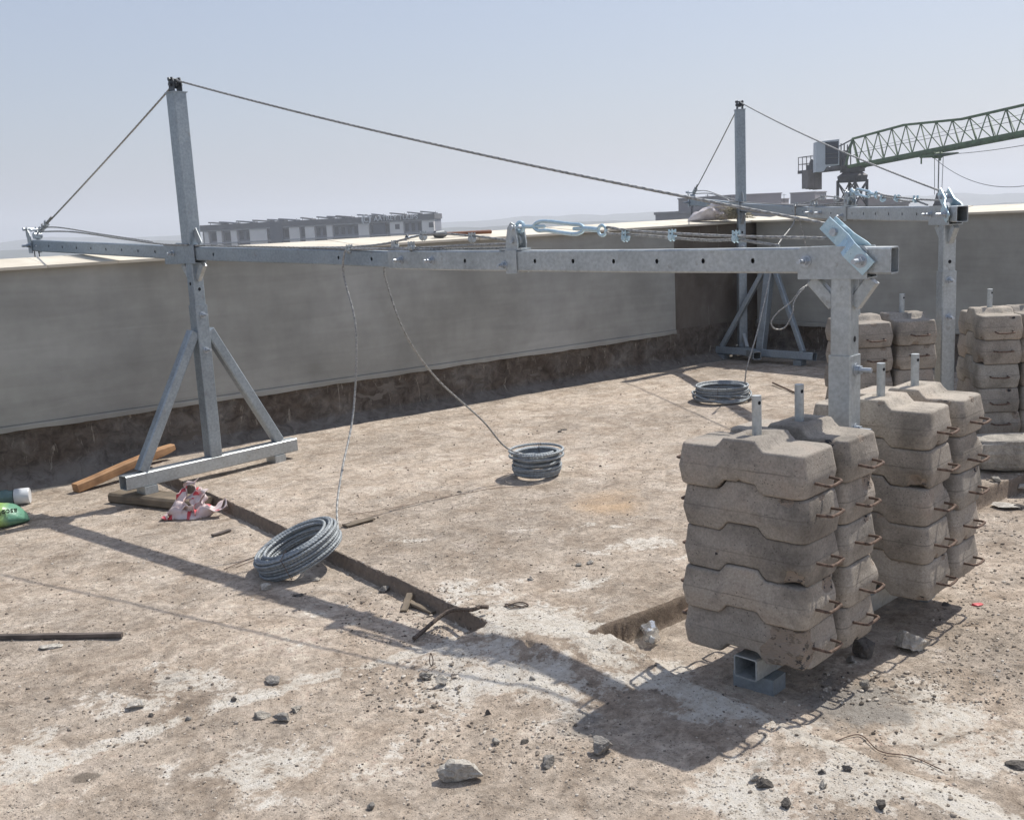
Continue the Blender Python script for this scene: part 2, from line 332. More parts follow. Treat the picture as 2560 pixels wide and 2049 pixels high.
def fbm(x, y, sc, seed=0, oc=4):
    """cheap value noise on numpy arrays"""
    out = np.zeros_like(x, float); amp = 1; tot = 0
    for o in range(oc):
        X = x*sc; Y = y*sc; xi = np.floor(X).astype(int); yi = np.floor(Y).astype(int); fx = X-xi; fy = Y-yi
        fx = fx*fx*(3-2*fx); fy = fy*fy*(3-2*fy)
        def h(a, b): v = np.sin(a*127.1+b*311.7+seed*74.7+o*13.3)*43758.5453; return v-np.floor(v)
        out += amp*((h(xi,yi)*(1-fx)+h(xi+1,yi)*fx)*(1-fy)+(h(xi,yi+1)*(1-fx)+h(xi+1,yi+1)*fx)*fy)
        tot += amp; amp *= .5; sc *= 2.03
    return out/tot

# ------------------------------------------------------------------ the roof floor
WY, WX = 7.82, 9.25            # inner faces of the two parapets
S1, S2 = 2.33, 3.0            # edges of the raised slab
LOW = -.07
def lines(segs):
    out = []
    for a, b, st in segs: out += list(np.arange(a, b-1e-6, st))
    return np.array(out+[segs[-1][1]])
def floor_height(x, y):
    jx = (fbm(y, y*0, 3, 1)-.5)*.02+(fbm(y, y*0, 22, 2)-.5)*.014; jy = (fbm(x, x*0, 3, 3)-.5)*.02+(fbm(x, x*0, 22, 4)-.5)*.014
    st = lambda v, w: np.clip(v/w+.5, 0, 1)
    up = np.minimum(st(x-S1-jx, .014), st(y-S2-jy, .014))
    z = LOW*(1-up)
    # mortar ramp round the slab's corner
    a_, b_ = np.maximum(S1-x, 0), np.maximum(S2-y, 0); e = np.hypot(a_, b_)+(fbm(x, y, 5, 5)-.5)*.05; k = 1-np.clip((np.maximum(np.maximum(x-S1-.27, y-S2-.36), 0)+(fbm(x, y, 12, 15)-.5)*.05)/.05, 0, 1)
    east = st(x-2.60, .3)*(y < S2)*(1-st(y-S2-jy, .014)); z -= .03*east*(1-up)
    z = np.maximum(z, (LOW*np.clip(e/.42, 0, 1)**.85)*k+z*(1-k))
    # ridge: west of the lip the skin is a little higher than the east part
    lipx = 2.60+(y-2.67)*.075+(fbm(y, y*0, 5, 6)-.5)*.05
    west = (y < S2)*st(lipx-x, .02); z += west*.028*np.clip((3.0-y)/.25, 0, 1)*np.exp(-np.clip(lipx-x, 0, 9)/.35)
    z += (fbm(x, y, 1.7, 7)-.5)*.012*(1-.0*up)+(fbm(x, y, 9, 8)-.5)*.006+(fbm(x, y, 30, 9)-.5)*.003
    # rubbly relief next to the lip and in the near field
    rough = np.clip(1-np.abs(x-lipx)/.22, 0, 1)*(y < 3.0)+.35*(z < -.02)
    z += rough*(fbm(x, y, 38, 10)-.5)*.012
    return z
BL = {'pale': [], 'grey': [], 'sand': [], 'dark': []}
def blob(kind, px, py, rx, ry, a=1., ang=0.):
    c = G(px, py, -.04); BL[kind].append((c[0], c[1], rx, ry, a, ang))
def linem(kind, p, q, w, a=1.):
    A, B = G(*p, -.05), G(*q, -.05); BL[kind].append(('L', A[0], A[1], B[0], B[1], w, a))
linem('pale', (0, 1945), (560, 1745), .05, .75); linem('pale', (560, 1745), (1230, 1570), .06, .8)
linem('pale', (1450, 1640), (1950, 1800), .10, .8); linem('pale', (2000, 1830), (2560, 2049), .09, .95); linem('pale', (1217, 1549), (1640, 1650), .13, .75)
for b in ((430,1690,.17,.10,.85),(330,1720,.16,.07,.6),(640,1910,.22,.07,.75),(760,1880,.1,.06,.6),(1120,1690,.16,.12,.8),(1330,1690,.20,.10,.85),(1520,1720,.18,.08,.7),(1270,1590,.16,.08,.9),(1420,1545,.14,.06,.6),
          (1180,1490,.16,.06,.6),(1900,2000,.14,.12,.75),(1780,1950,.1,.06,.6),(2130,1960,.16,.08,.8),(2300,1760,.26,.14,.75),(2480,1820,.2,.1,.55),(60,1840,.09,.06,.7),(60,1890,.1,.04,.7),(1750,1400,.1,.03,.6),
          (1000,1370,.12,.03,.5),(1600,1380,.2,.05,.55),(1480,1480,.15,.04,.55),(840,1590,.1,.03,.4),(1000,1850,.12,.05,.4),(300,1960,.16,.04,.4),(1480,1330,.3,.05,.45),(1580,1650,.12,.05,.7),(1750,1760,.15,.06,.7)): blob('pale', *b)
for b in ((430,1680,.13,.08,.55),(2150,1720,.25,.12,.7),(1500,1790,.2,.1,.5),(700,1790,.1,.05,.45)): blob('grey', *b)
for b in ((1520,1275,.28,.16,.7),(1560,1240,.2,.1,.5)): blob('sand', *b)
for b in ((210,1925,.05,.015,.8),(2500,1560,.22,.15,.45),(1960,1790,.1,.1,.5),(1050,1390,.1,.06,.45),(860,1480,.1,.04,.5),(1500,1860,.02,.02,0),(2350,1530,.25,.1,.5),(420,1240,.15,.1,.3),(1750,1830,.1,.08,.4)): blob('dark', *b)
def masks(x, y, kind):
    m = np.zeros_like(x)
    for b in BL[kind]:
        if b[0] == 'L':
            _, ax, ay, bx, by, w, a = b; dx, dy = bx-ax, by-ay; t = np.clip(((x-ax)*dx+(y-ay)*dy)/(dx*dx+dy*dy), 0, 1)
            d = np.hypot(x-ax-t*dx, y-ay-t*dy)/w
        else:
            cx, cy, rx, ry, a, an = b
            u = (x-cx)*RGT[0]+(y-cy)*RGT[1]; v = (x-cx)*FWD[0]+(y-cy)*FWD[1]; d = np.hypot(u/rx, v/(ry*2.2))/1.1
        m = np.maximum(m, a*np.clip(1.25-d*.75, 0, 1))
    return m
def build_floor():
    xs = lines([(-12, -1, 1.), (-1, .2, .1), (.2, 2.26, .018), (2.26, 2.72, .007), (2.72, 4.2, .018), (4.2, 9.7, .03)])
    ys = lines([(-12, -1, 1.), (-1, .5, .08), (.5, 2.96, .016), (2.96, 3.05, .006), (3.05, 5.5, .018), (5.5, 8.45, .03)])
    Xg, Yg = np.meshgrid(xs, ys, indexing='ij'); Z = floor_height(Xg, Yg); nx, ny = len(xs), len(ys)
    co_ = np.stack([Xg, Yg, Z], -1).reshape(-1, 3)
    i = np.arange(nx-1)[:, None]*ny+np.arange(ny-1)[None]; F = np.stack([i, i+ny, i+ny+1, i+1], -1).reshape(-1, 4)
    me = bpy.data.meshes.new('roof_floor'); me.vertices.add(len(co_)); me.vertices.foreach_set('co', co_.ravel())
    me.loops.add(F.size); me.loops.foreach_set('vertex_index', F.ravel().astype(np.int32)); me.polygons.add(len(F)); me.polygons.foreach_set('loop_start', np.arange(0, F.size, 4, dtype=np.int32))
    me.update(calc_edges=True); me.polygons.foreach_set('use_smooth', np.ones(len(F), bool))
    for k in BL:
        at = me.attributes.new(k, 'FLOAT', 'POINT'); m = masks(Xg, Yg, k)
        if k == 'pale':   # risers of the steps stay bare
            m = m*1.0
        at.data.foreach_set('value', m.ravel().astype(np.float32))
    me.materials.append(MT['floor']); o = bpy.data.objects.new('roof_floor', me); COL.objects.link(o); tag(o, kind='structure'); return o
build_floor()
def fz(x, y): return float(floor_height(np.array([float(x)]), np.array([float(y)]))[0])
def GF(px, py):
    z = -.03
    for _ in range(4): p = G(px, py, z); z = fz(p[0], p[1])
    return Vector((p[0], p[1], z))

# ------------------------------------------------------------------ parapets
CB, LZ = 1.445, .385          # coping underside, bottom edge of the plaster
def parapet(name, fmap, L0, L1, p0, p1, label):
    """fmap(u, v, z): u along the wall, v outwards from its inner face"""
    root = empty(name, fmap(L0, 0, 0), 0, label, 'wall'); off = Vector(root.location)
    def put(mb, nm, mat, sm=False):
        mb.v = [tuple(Vector(p)-off) for p in mb.v]; return mb.build(nm, mat, root, sm)
    def bx(mb, u0, u1, v0, v1, z0, z1):
        vs = [fmap(u, v, z) for z in (z0, z1) for u, v in ((u0,v0),(u1,v0),(u1,v1),(u0,v1))]
        mb.add(vs, [(0,3,2,1),(4,5,6,7),(0,1,5,4),(1,2,6,5),(2,3,7,6),(3,0,4,7)])
    m = MB(); bx(m, L0, L1, .022, .40, -.3, CB-.002); put(m, 'wall_core', 'raw_wall')
    # plaster coat, gently uneven
    us = np.linspace(p0, p1, int(abs(p1-p0)/.12)+2); zs = np.linspace(LZ, CB-.003, 10); m = MB(); vs = []; nz = len(zs)
    for u in us:
        for z in zs: vs.append(fmap(u, (fbm(np.array([u]), np.array([z]), 1.1, 21)[0]-.5)*.008, z))
    m.add(vs, [(i*nz+j, (i+1)*nz+j, (i+1)*nz+j+1, i*nz+j+1) for i in range(len(us)-1) for j in range(nz-1)])
    bx(m, p0, p1, .010, .021, LZ+.001, CB-.004); put(m, 'plaster_coat', 'plaster', True)
    m = MB(); n = int(abs(p1-p0)/.06); us = np.linspace(p0, p1, n); vs = []
    for u in us:
        z0 = LZ-.045+(fbm(np.array([u]), np.array([0.]), 3, 22)[0]-.5)*.02+(fbm(np.array([u]), np.array([0.]), 14, 23)[0]-.5)*.012
        for v, z in ((.02, LZ-.003), (-.009, LZ-.003), (-.012, LZ-.012), (-.010, z0), (.02, z0)): vs.append(fmap(u, v, z))
    m.add(vs, [(i*5+j, (i+1)*5+j, (i+1)*5+j+1, i*5+j+1) for i in range(n-1) for j in range(4)]); put(m, 'plaster_lip', 'plaster')
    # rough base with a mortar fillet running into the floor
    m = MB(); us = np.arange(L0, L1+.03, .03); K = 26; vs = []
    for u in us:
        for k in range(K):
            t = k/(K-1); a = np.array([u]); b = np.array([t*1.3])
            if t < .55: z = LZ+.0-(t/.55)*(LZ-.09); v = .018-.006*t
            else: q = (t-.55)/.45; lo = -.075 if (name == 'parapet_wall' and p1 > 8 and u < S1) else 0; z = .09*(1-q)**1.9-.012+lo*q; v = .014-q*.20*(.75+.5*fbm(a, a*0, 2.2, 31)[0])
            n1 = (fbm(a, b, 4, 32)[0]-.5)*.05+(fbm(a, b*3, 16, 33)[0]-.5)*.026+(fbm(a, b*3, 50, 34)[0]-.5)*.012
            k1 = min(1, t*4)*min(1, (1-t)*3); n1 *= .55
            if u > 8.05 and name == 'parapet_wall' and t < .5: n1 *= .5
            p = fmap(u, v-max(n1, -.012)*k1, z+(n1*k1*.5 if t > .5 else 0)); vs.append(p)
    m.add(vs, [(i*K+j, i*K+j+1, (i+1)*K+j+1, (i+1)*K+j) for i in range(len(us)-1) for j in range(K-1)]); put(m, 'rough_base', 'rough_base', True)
    # coping slabs, sloping inwards
    m = MB(); u = L0
    while u < L1-.01:
        w = min(1.22, L1-u); j = random.uniform(-.004, .004); o1 = random.uniform(-.008, .008)
        if fmap(u, 0, 0)[0] < 2.2 and name == 'parapet_wall': pass
        T = .02; vs = []
        for uu in (u+.002, u+w-.002):
            for v, z in ((-.045+o1, CB+j), (-.045+o1, CB+T+j), (.52, CB+.072+j), (.52, CB+.052+j)): vs.append(fmap(uu, v, z))
        m.add(vs, [(0,1,2,3),(7,6,5,4),(0,4,5,1),(1,5,6,2),(2,6,7,3),(3,7,4,0)]); u += w
    put(m, 'coping', 'coping'); return root
f1 = lambda u, v, z: Vector((u, WY+v, z)); f2 = lambda u, v, z: Vector((WX+v, u, z))
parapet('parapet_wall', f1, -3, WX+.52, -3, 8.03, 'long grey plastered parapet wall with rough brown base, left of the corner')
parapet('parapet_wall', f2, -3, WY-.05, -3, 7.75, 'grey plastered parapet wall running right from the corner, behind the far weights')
m = MB(); m.box((8.62, WY-.012, .72), (8.80, WY+.02, 1.44)); 

# ------------------------------------------------------------------ counterweights
A_, B_, TH = .25, .13, .150
def weight_mesh(seed, chips=()):
    r_ = np.random.default_rng(seed); n_long, n_corner, n_short = 26, 6, 9
    def outline(ins):
        a, b = A_-ins, max(B_-ins, .0005); rad = max(min(.036, b-.0003) - ins*.25, .0003) if b > .05 else max(b-.0002, .0002)
        P = []
        for k in range(n_short): P.append((a, -b+rad+(2*b-2*rad)*k/n_short))
        for k in range(n_corner): t = math.pi/2*k/n_corner; P.append((a-rad+rad*math.cos(t), b-rad+rad*math.sin(t)))
        for k in range(n_long): P.append((a-rad-(2*a-2*rad)*k/n_long, b))
        for k in range(n_corner): t = math.pi/2+math.pi/2*k/n_corner; P.append((-a+rad+rad*math.cos(t), b-rad+rad*math.sin(t)))
        for k in range(n_short): P.append((-a, b-rad-(2*b-2*rad)*k/n_short))
        for k in range(n_corner): t = math.pi+math.pi/2*k/n_corner; P.append((-a+rad+rad*math.cos(t), -b+rad+rad*math.sin(t)))
        for k in range(n_long): P.append((-a+rad+(2*a-2*rad)*k/n_long, -b))
        for k in range(n_corner): t = 3*math.pi/2+math.pi/2*k/n_corner; P.append((a-rad+rad*math.cos(t), -b+rad+rad*math.sin(t)))
        return P
    h = TH/2; er = .011; rows = []
    for ins in (.1295, .12, .108, .09, .065, .045, .032): rows.append((ins, -h))
    for k in range(5): t = math.pi/2*k/4; rows.append((.009+er-er*math.sin(t), -h+er-er*math.cos(t)))
    for k in range(1, 7): q = k/7; z = -h+er+(2*h-2*er)*q; rows.append((.009*abs(2*q-1)+(.0035 if k >= 4 else 0), z))
    for k in range(5): t = math.pi/2*k/4; rows.append((.0125+er-er*math.cos(t), h-er+er*math.sin(t)))
    for ins in (.032, .045, .065, .09, .108, .12, .1295): rows.append((ins, h))
    V = []
    for ins, z in rows: V += [(x, y, z) for x, y in outline(ins)]
    V = np.array(V); n = len(outline(0)); x, y, z = V.T.copy()
    hump = np.clip((.093-np.abs(x))/.036, 0, 1); hump = hump*hump*(3-2*hump); z = z+.034*hump
    top = np.clip(z-.07, 0, 1) > 0
    rr = np.hypot(x, y); z = np.where((rr < .034) & (V[:, 2] > .07), z-.022*np.clip((.034-rr)/.01, 0, 1), z)
    s = seed*3.7; big = (fbm(x*1.0+s, y+z*1.3, 8, seed)-.5)*.008; sm = (fbm(x+z*.7+s, y-z*.5, 45, seed+1)-.5)*.0022
    nrm = np.stack([x/A_, y/B_, V[:, 2]/h], -1)**3; nrm /= np.linalg.norm(nrm, axis=1)[:, None]+1e-6
    flat = (np.abs(V[:, 2]) < h-.002)
    chip = np.zeros(len(x)); dep = np.zeros(len(x))
    for cx, cy, cz, cr, cd in chips:
        d = np.sqrt((x-cx)**2+(y-cy)**2+(z-cz)**2)/cr+(fbm(x*1.2+y+s, z+y*.7, 26, seed+5)-.5)*.6
        q = np.clip((1-d)/.3, 0, 1); chip = np.maximum(chip, q); dep = np.maximum(dep, q*cd*(.6+.8*fbm(x+z, y+z, 60, seed+6)))
    off = big*np.where(flat, 1, .35)+sm-dep
    P = np.stack([x, y, z], -1)+nrm*off[:, None]
    P[:, 2] = np.where(V[:, 2] < -h+.003, np.maximum(P[:, 2], z-.002), P[:, 2])
    F = [(i*n+k, i*n+(k+1) % n, (i+1)*n+(k+1) % n, (i+1)*n+k) for i in range(len(rows)-1) for k in range(n)]
    me = bpy.data.meshes.new('weight_block'); me.from_pydata([tuple(p) for p in P], [], F)
    bmc = [tuple(range(n))[::-1], tuple(range((len(rows)-1)*n, len(rows)*n))]
    at = me.attributes.new('chip', 'FLOAT', 'POINT'); at.data.foreach_set('value', chip.astype(np.float32))
    me.materials.append(MT['weight']); me.polygons.foreach_set('use_smooth', [True]*len(F)); me.update(); return me
WM = [weight_mesh(11, [(-.05, .13, .105, .022, .007), (-.245, .02, -.07, .022, .008)]), weight_mesh(12, [(-.24, .0, .075, .02, .006), (-.17, .13, .07, .035, .012)]), weight_mesh(13, [(-.20, .13, -.06, .05, .016), (.1, .13, .0, .012, .006)]), weight_mesh(14, [(-.24, -.10, .06, .04, .014)]),
      weight_mesh(15, [(.0, .14, -.05, .035, .012)]), weight_mesh(16, [(-.12, .13, .075, .02, .006), (-.22, .125, -.07, .024, .009), (-.245, -.06, .07, .02, .007)]), weight_mesh(17, [(-.22, -.06, .05, .05, .014)])]
WBROKEN = weight_mesh(18, [(-.20, .12, .0, .105, .016), (-.14, .14, -.03, .07, .012)])
def handle_bar(sx):
    pts = [(sx*(A_-.03), -.052, .002), (sx*(A_+.036), -.050, .0), (sx*(A_+.046), -.040, 0), (sx*(A_+.048), 0, -.002), (sx*(A_+.046), .040, -.002), (sx*(A_+.036), .050, 0), (sx*(A_-.03), .052, .002)]
    return MB().tube(resample(pts, .012), .0052, 8)
HM = []
for sx in (-1, 1): o = handle_bar(sx).build('handle', 'rust', None, True); HM.append(o.data); bpy.data.objects.remove(o)
def new_weight(mesh, loc, rz, label, group):
    r = empty('counterweight', loc, rz, label, 'counterweight', group)
    b = bpy.data.objects.new('block', mesh); COL.objects.link(b); b.parent = r; b.location = (0, 0, TH/2)
    for k in HM:
        h = bpy.data.objects.new('handle', k); COL.objects.link(h); h.parent = r; h.location = (0, random.uniform(-.006, .006), TH/2-.006+random.uniform(-.006, .006)); h.rotation_euler = (0, random.uniform(-.08, .08), 0)
    return r
ORD = ['top', 'second highest', 'middle', 'second lowest', 'bottom']
def stack(cx, cy, z0, rz, where, group, seq, jit=.008):
    """five blocks, listed from the bottom; block x axis is the long one"""
    for k in range(5):
        q = seq[k]; mesh = WBROKEN if q == 'B' else WM[q]; lev = ORD[4-k]
        fl = random.choice((0, 0, math.pi)) if q != 'B' and q not in (1, 2, 3, 4, 6) else 0
        ang = rz+random.uniform(-.022, .022)+fl
        extra = ', corner broken open' if q == 'B' else ''
        new_weight(mesh, (cx+random.uniform(-jit, jit), cy+random.uniform(-jit, jit), z0+k*.1512), ang, f'{lev} concrete counterweight of {where}{extra}', group)
rnd = random.Random(3)

# ------------------------------------------------------------------ suspension rig
ZC = [(-.3, 1.387), (0, 1.392), (.9, 1.400), (1.95, 1.416), (2.49, 1.428), (3.1, 1.452), (4.33, 1.49), (5.3, 1.533), (6.8, 1.600)]
def zc(t): return float(np.interp(t, [a for a, b in ZC], [b for a, b in ZC]))
def holed_beam(m, t0, t1, w, h, holes, dz, r=.0105, th=.0045, c=.006):
    """square tube along x with round holes right through both side walls"""
    ts = sorted(set([t0, t1]+[a for a, b in ZC if t0 < a < t1])); hs = sorted(x for x in holes if t0+.02 < x < t1-.02)
    def row(t, y, z): return (t, y, zc(t)+dz+z)
    cuts = sorted(ts+[x-h*.42 for x in hs]+[x+h*.42 for x in hs]); a = h/2-c
    for sy in (-1, 1):
        for lay, yy in ((0, sy*w/2), (1, sy*(w/2-th))):
            s = t0
            segs = []
            pts = [t0]+sum([[x-a, x+a] for x in hs], [])+[t1]
            for i in range(0, len(pts), 2):
                seg = [pts[i]]+[t for t in ts if pts[i]+.01 < t < pts[i+1]-.01]+[pts[i+1]]
                for p, q in zip(seg, seg[1:]): m.add([row(p, yy, -a), row(q, yy, -a), row(q, yy, a), row(p, yy, a)], [(0,1,2,3)])
            for x in hs:
                n = 16; vs = []
                for k in range(n):
                    t = math.pi/4+2*math.pi*k/n; cx, cz = math.cos(t), math.sin(t); q = a/max(abs(cx), abs(cz)); vs.append(row(x+cx*q, yy, cz*q))
                for k in range(n): t = math.pi/4+2*math.pi*k/n; vs.append(row(x+r*.8*math.cos(t), yy, r*math.sin(t)))
                m.add(vs, [(k, (k+1) % n, n+(k+1) % n, n+k) for k in range(n)])
                if lay == 0:
                    vs = [row(x+r*.8*math.cos(math.pi/4+2*math.pi*k/n), y2, r*math.sin(math.pi/4+2*math.pi*k/n)) for y2 in (sy*w/2, sy*(w/2-th)) for k in range(n)]
                    m.add(vs, [(k, (k+1) % n, n+(k+1) % n, n+k) for k in range(n)])
    for p, q in zip(ts, ts[1:]):
        for k in (0, 1):
            ww, hh, cc = w-2*th*k, h-2*th*k, c
            prof = [(-ww/2, hh/2-cc), (-ww/2+cc, hh/2), (ww/2-cc, hh/2), (ww/2, hh/2-cc)]
            for sg in (1, -1):
                for (y0, z0), (y1, z1) in zip(prof, prof[1:]):
                    m.add([row(p, y0, sg*z0), row(q, y0, sg*z0), row(q, y1, sg*z1), row(p, y1, sg*z1)], [(0,1,2,3)])
    for t in (t0, t1):   # wall thickness at the open ends
        o = [(-w/2, -h/2+c), (-w/2, h/2-c), (-w/2+c, h/2), (w/2-c, h/2), (w/2, h/2-c), (w/2, -h/2+c), (w/2-c, -h/2), (-w/2+c, -h/2)]
        vs = [row(t, y, z) for y, z in o]+[row(t, y*(1-2*th/w), z*(1-2*th/h)) for y, z in o]
        m.add(vs, [(k, (k+1) % 8, 8+(k+1) % 8, 8+k) for k in range(8)])
def disc_holed_post(m, x, y, z0, z1, w, holes):
    """upright square tube; its holes are only black discs on the two faces that look back to the viewer"""
    m.hollow((x, y, z0), (x, y, z1), w, w, .005)
    for z, f in holes:
        n = 14; a = Vector((x, y+w/2+.0006, z)) if f == 'y' else Vector((x-w/2-.0006, y, z))
        vs = [(a.x+.011*math.cos(t), a.y, a.z+.012*math.sin(t)) if f == 'y' else (a.x, a.y+.011*math.cos(t), a.z+.012*math.sin(t)) for t in [2*math.pi*k/n for k in range(n)]]
        MB().add(vs, [tuple(range(n))]).build('bolt_hole_disc', 'black', HROOT)  # flat black disc stands in for the shade inside a hole
def clip_mb(p, d=(1, 0, 0)):
    m = MB(); p = Vector(p); d = Vector(d).normalized(); u = Vector((0, 0, 1)); s = d.cross(u)
    m.box((-.014, -.011, -.018), (.014, .011, -.002), Matrix.Translation(p))
    for dx in (-.008, .008):
        q = p+d*dx; m.tube([q+s*.0+u*.026+s*-.012, q-s*.013+u*.0, q-s*.010-u*.016, q-u*.021, q+s*.010-u*.016, q+s*.013, q+s*.012+u*.026], .0038, 7)
    m.nut(p+u*.012-s*.012, u, .0085, .009); m.nut(p+u*.012+s*.012, u, .0085, .009); m.cyl(p-s*.02-u*.004, p+s*.02-u*.004, .011, 10); return m
def rig(name, P2, P1, dz, zg_rear, label, pins, tip=6.76, near=True):
    P2, P1 = np.array(P2), np.array(P1); d = (P1-P2)/np.linalg.norm(P1-P2); Lp = float(np.linalg.norm(P1-P2)); sc = Lp-4.47
    root = empty(name, (P2[0], P2[1], 0), math.atan2(d[1], d[0]), label, 'suspension rig', 'roof suspension rigs')
    global HROOT; HROOT = root; Z = lambda t, o=0: zc(t)+dz+o
    # --- beams
    hs = [.365+.2265*k for k in range(6)]+[1.953]
    m = MB(); holed_beam(m, -.19, 2.52, .074, .097, hs, dz); rb = m.build('rear_beam', 'galv', root)
    m = MB(); holed_beam(m, 2.44, 4.42+sc, .062, .086, [2.66, 2.94, 4.18+sc], dz); m.build('middle_beam', 'galv_front', root)
    m = MB(); t0 = 4.44+sc; T1 = tip; holed_beam(m, t0, T1, .062, .088, [4.885+.2235*k for k in range(9) if 4.885+.2235*k < T1-.03], dz); m.build('front_beam', 'galv_front', root)
    def bolt1(p, d, out, r): MB().bolt(p, d, out, r).build('bolt', 'zinc', root, True)
    for t in (2.19, 2.42): bolt1((t, .0375, Z(t)), (0, 1, 0), .055, .0085)
    # --- rear saddle, post, sleeve
    m = MB(); z0, z1 = Z(0, -.0625), Z(0, .052)
    for sy in (-1, 1):
        y = sy*.0405; m.add([(-.105, y, z0), (.168, y, z0), (.168, y, z1-.012), (.155, y, z1), (-.095, y, z1), (-.105, y, z1-.012)]+[(-.105, y+sy*.006, z0), (.168, y+sy*.006, z0), (.168, y+sy*.006, z1-.012), (.155, y+sy*.006, z1), (-.095, y+sy*.006, z1), (-.105, y+sy*.006, z1-.012)], [(0,1,2,3,4,5),(11,10,9,8,7,6)]+[(i,(i+1)%6,6+(i+1)%6,6+i) for i in range(6)])
    m.box((-.105, -.046, z0-.006), (.168, .046, z0)); m.build('rear_saddle', 'galv', root)
    m = MB(); zb = z0-.0065
    for sx in (-1, 1): m = MB(); m.prism((sx*.118+.01, 0, zb-.004), (sx*.040, 0, zb-.098), .050, .034, up=(0,1,0)); m.build('gusset', 'galv', root)
    zs = 1.035+dz; m = MB(); disc_holed_post(m, 0, 0, .25, zb, .080, [(1.096+dz, 'x')]); m.build('rear_post', 'galv', root)
    m = MB(); m.hollow((0, 0, zg_rear+.12), (0, 0, zs), .092, .092, .0055); m.build('rear_sleeve', 'galv', root)
    for z in (.980+dz, .748+dz): bolt1((-.047, 0, z), (-1, 0, 0), .06, .0095)
    bolt1((.135, .047, Z(0)), (0, 1, 0), .06, .0085)
    # --- rear base: cross tube, feet, pins
    y0, y1 = min(p[0] for p in pins)-.10, max(p[0] for p in pins)+.10
    m = MB(); m.hollow((pins[0][1]*1., y1, zg_rear+.072+.0), (pins[-1][1]*1., y0, zg_rear+.072), .095, .082, .0055); m.build('cross_tube', 'galv', root)
    for y, x in ((y1-.09, pins[0][1]), (y0+.09, pins[-1][1])):
        m = MB(); m.box((x-.085, y-.045, zg_rear-.04), (x+.075, y+.045, zg_rear+.0295)); m.build('foot', 'galv_front', root)
    for y, x, zt in pins:
        m = MB(); m.cyl((x, y, zg_rear+.11), (x, y, zt), .0165, 20); 
        pn = m.build('weight_pin', 'galv', root, True)
        a = MB(); n = 10; q = (-RGT*0-FWD); ang = math.atan2(q[1], q[0])-root.rotation_euler[2]+.35; c, s = math.cos(ang), math.sin(ang)
        a.add([(x+c*.0172-s*.006*math.cos(t), y+s*.0172+c*.006*math.cos(t), zt-.024+.007*math.sin(t)) for t in [2*math.pi*k/n for k in range(n)]], [tuple(range(n))]); a.build('pin_hole_disc', 'black', pn)  # no real hole: a black disc paints its dark inside
    # --- front post and A-frame
    xf = Lp; zl, zt = Z(xf, -.06), Z(xf, .05)
    m = MB()
    for sy in (-1, 1):
        y = sy*.0375; m.add([(xf-.085, y, zl), (xf+.275, y, zl), (xf+.275, y, zt+.01), (xf+.25, y, zt+.02), (xf-.085, y, zt)]+[(xf-.085, y+sy*.006, zl), (xf+.275, y+sy*.006, zl), (xf+.275, y+sy*.006, zt+.01), (xf+.25, y+sy*.006, zt+.02), (xf-.085, y+sy*.006, zt)], [(0,1,2,3,4),(9,8,7,6,5)]+[(i,(i+1)%5,5+(i+1)%5,5+i) for i in range(5)])
    m.box((xf-.085, -.043, zl-.006), (xf+.275, .043, zl)); m.box((xf-.085, -.043, zt+.001), (xf+.24, .043, zt+.006)); m.build('front_saddle', 'galv_front', root)
    m = MB(); zb2 = zl-.0065
    for sx in (-1, 1): m = MB(); m.prism((xf+sx*.118, 0, zb2-.004), (xf+sx*.040, 0, zb2-.100), .046, .030, up=(0,1,0)); m.build('gusset', 'galv', root)
    m = MB(); m.prism((xf-.105, 0, zt+.008), (xf-.05, 0, zt+.10), .007, .045, up=(1, 0, 0)); m.build('gusset', 'galv', root)
    zf0 = .05; m = MB(); disc_holed_post(m, xf, 0, .4, zb2, .078, [(1.262+dz*.8, 'x'), (1.30+dz*.8, 'y')]); m.build('front_post', 'galv_front', root)
    m = MB(); m.hollow((xf, 0, zf0+.082), (xf, 0, 1.16+dz), .090, .090, .0055); m.build('front_sleeve', 'galv_front', root)
    for z in (1.094+dz, .863+dz): bolt1((xf-.046, 0, z), (-1, 0, 0), .055, .0085)
    bolt1((xf+.17, .044, Z(xf+.1)), (0, 1, 0), .04, .008)
    if near: m = MB(); m.hollow((xf, -.66, zf0+.046), (xf, .66, zf0+.046), .092, .092, .005); m.build('base_bar', 'galv', root)
    else: m = MB(); m.hollow((xf-.55, 0, zf0+.04), (xf+.12, 0, zf0+.04), .085, .080, .005); m.build('base_bar', 'galv', root); m = MB(); m.prism((xf-.17, 0, zf0+.08), (xf-.04, 0, zf0+.21), .05, .04, up=(0, 1, 0)); m.build('gusset', 'galv', root)
    for sy in ((-1, 1) if near else ()):
        m = MB(); m.prism((xf, sy*.53, zf0+.096), (xf, sy*.055, .985), .070, .066, up=(1, 0, 0)); m.build('brace', 'galv_front', root)
        m = MB(); m.box((xf-.055, sy*.50-.045, fz_at(root, xf, sy*.5, P2, d) if not near else 0.0), (xf+.055, sy*.50+.045, zf0-.0005)); m.build('foot', 'galv', root)
    # --- mast with its rope sheave
    mz = 2.505+dz; m = MB(); m.hollow((xf, 0, zt+.007), (xf, 0, mz), .094, .094, .005); m.box((xf-.052, -.052, mz), (xf+.052, .052, mz+.006)); m.build('mast', 'galv_front', root)
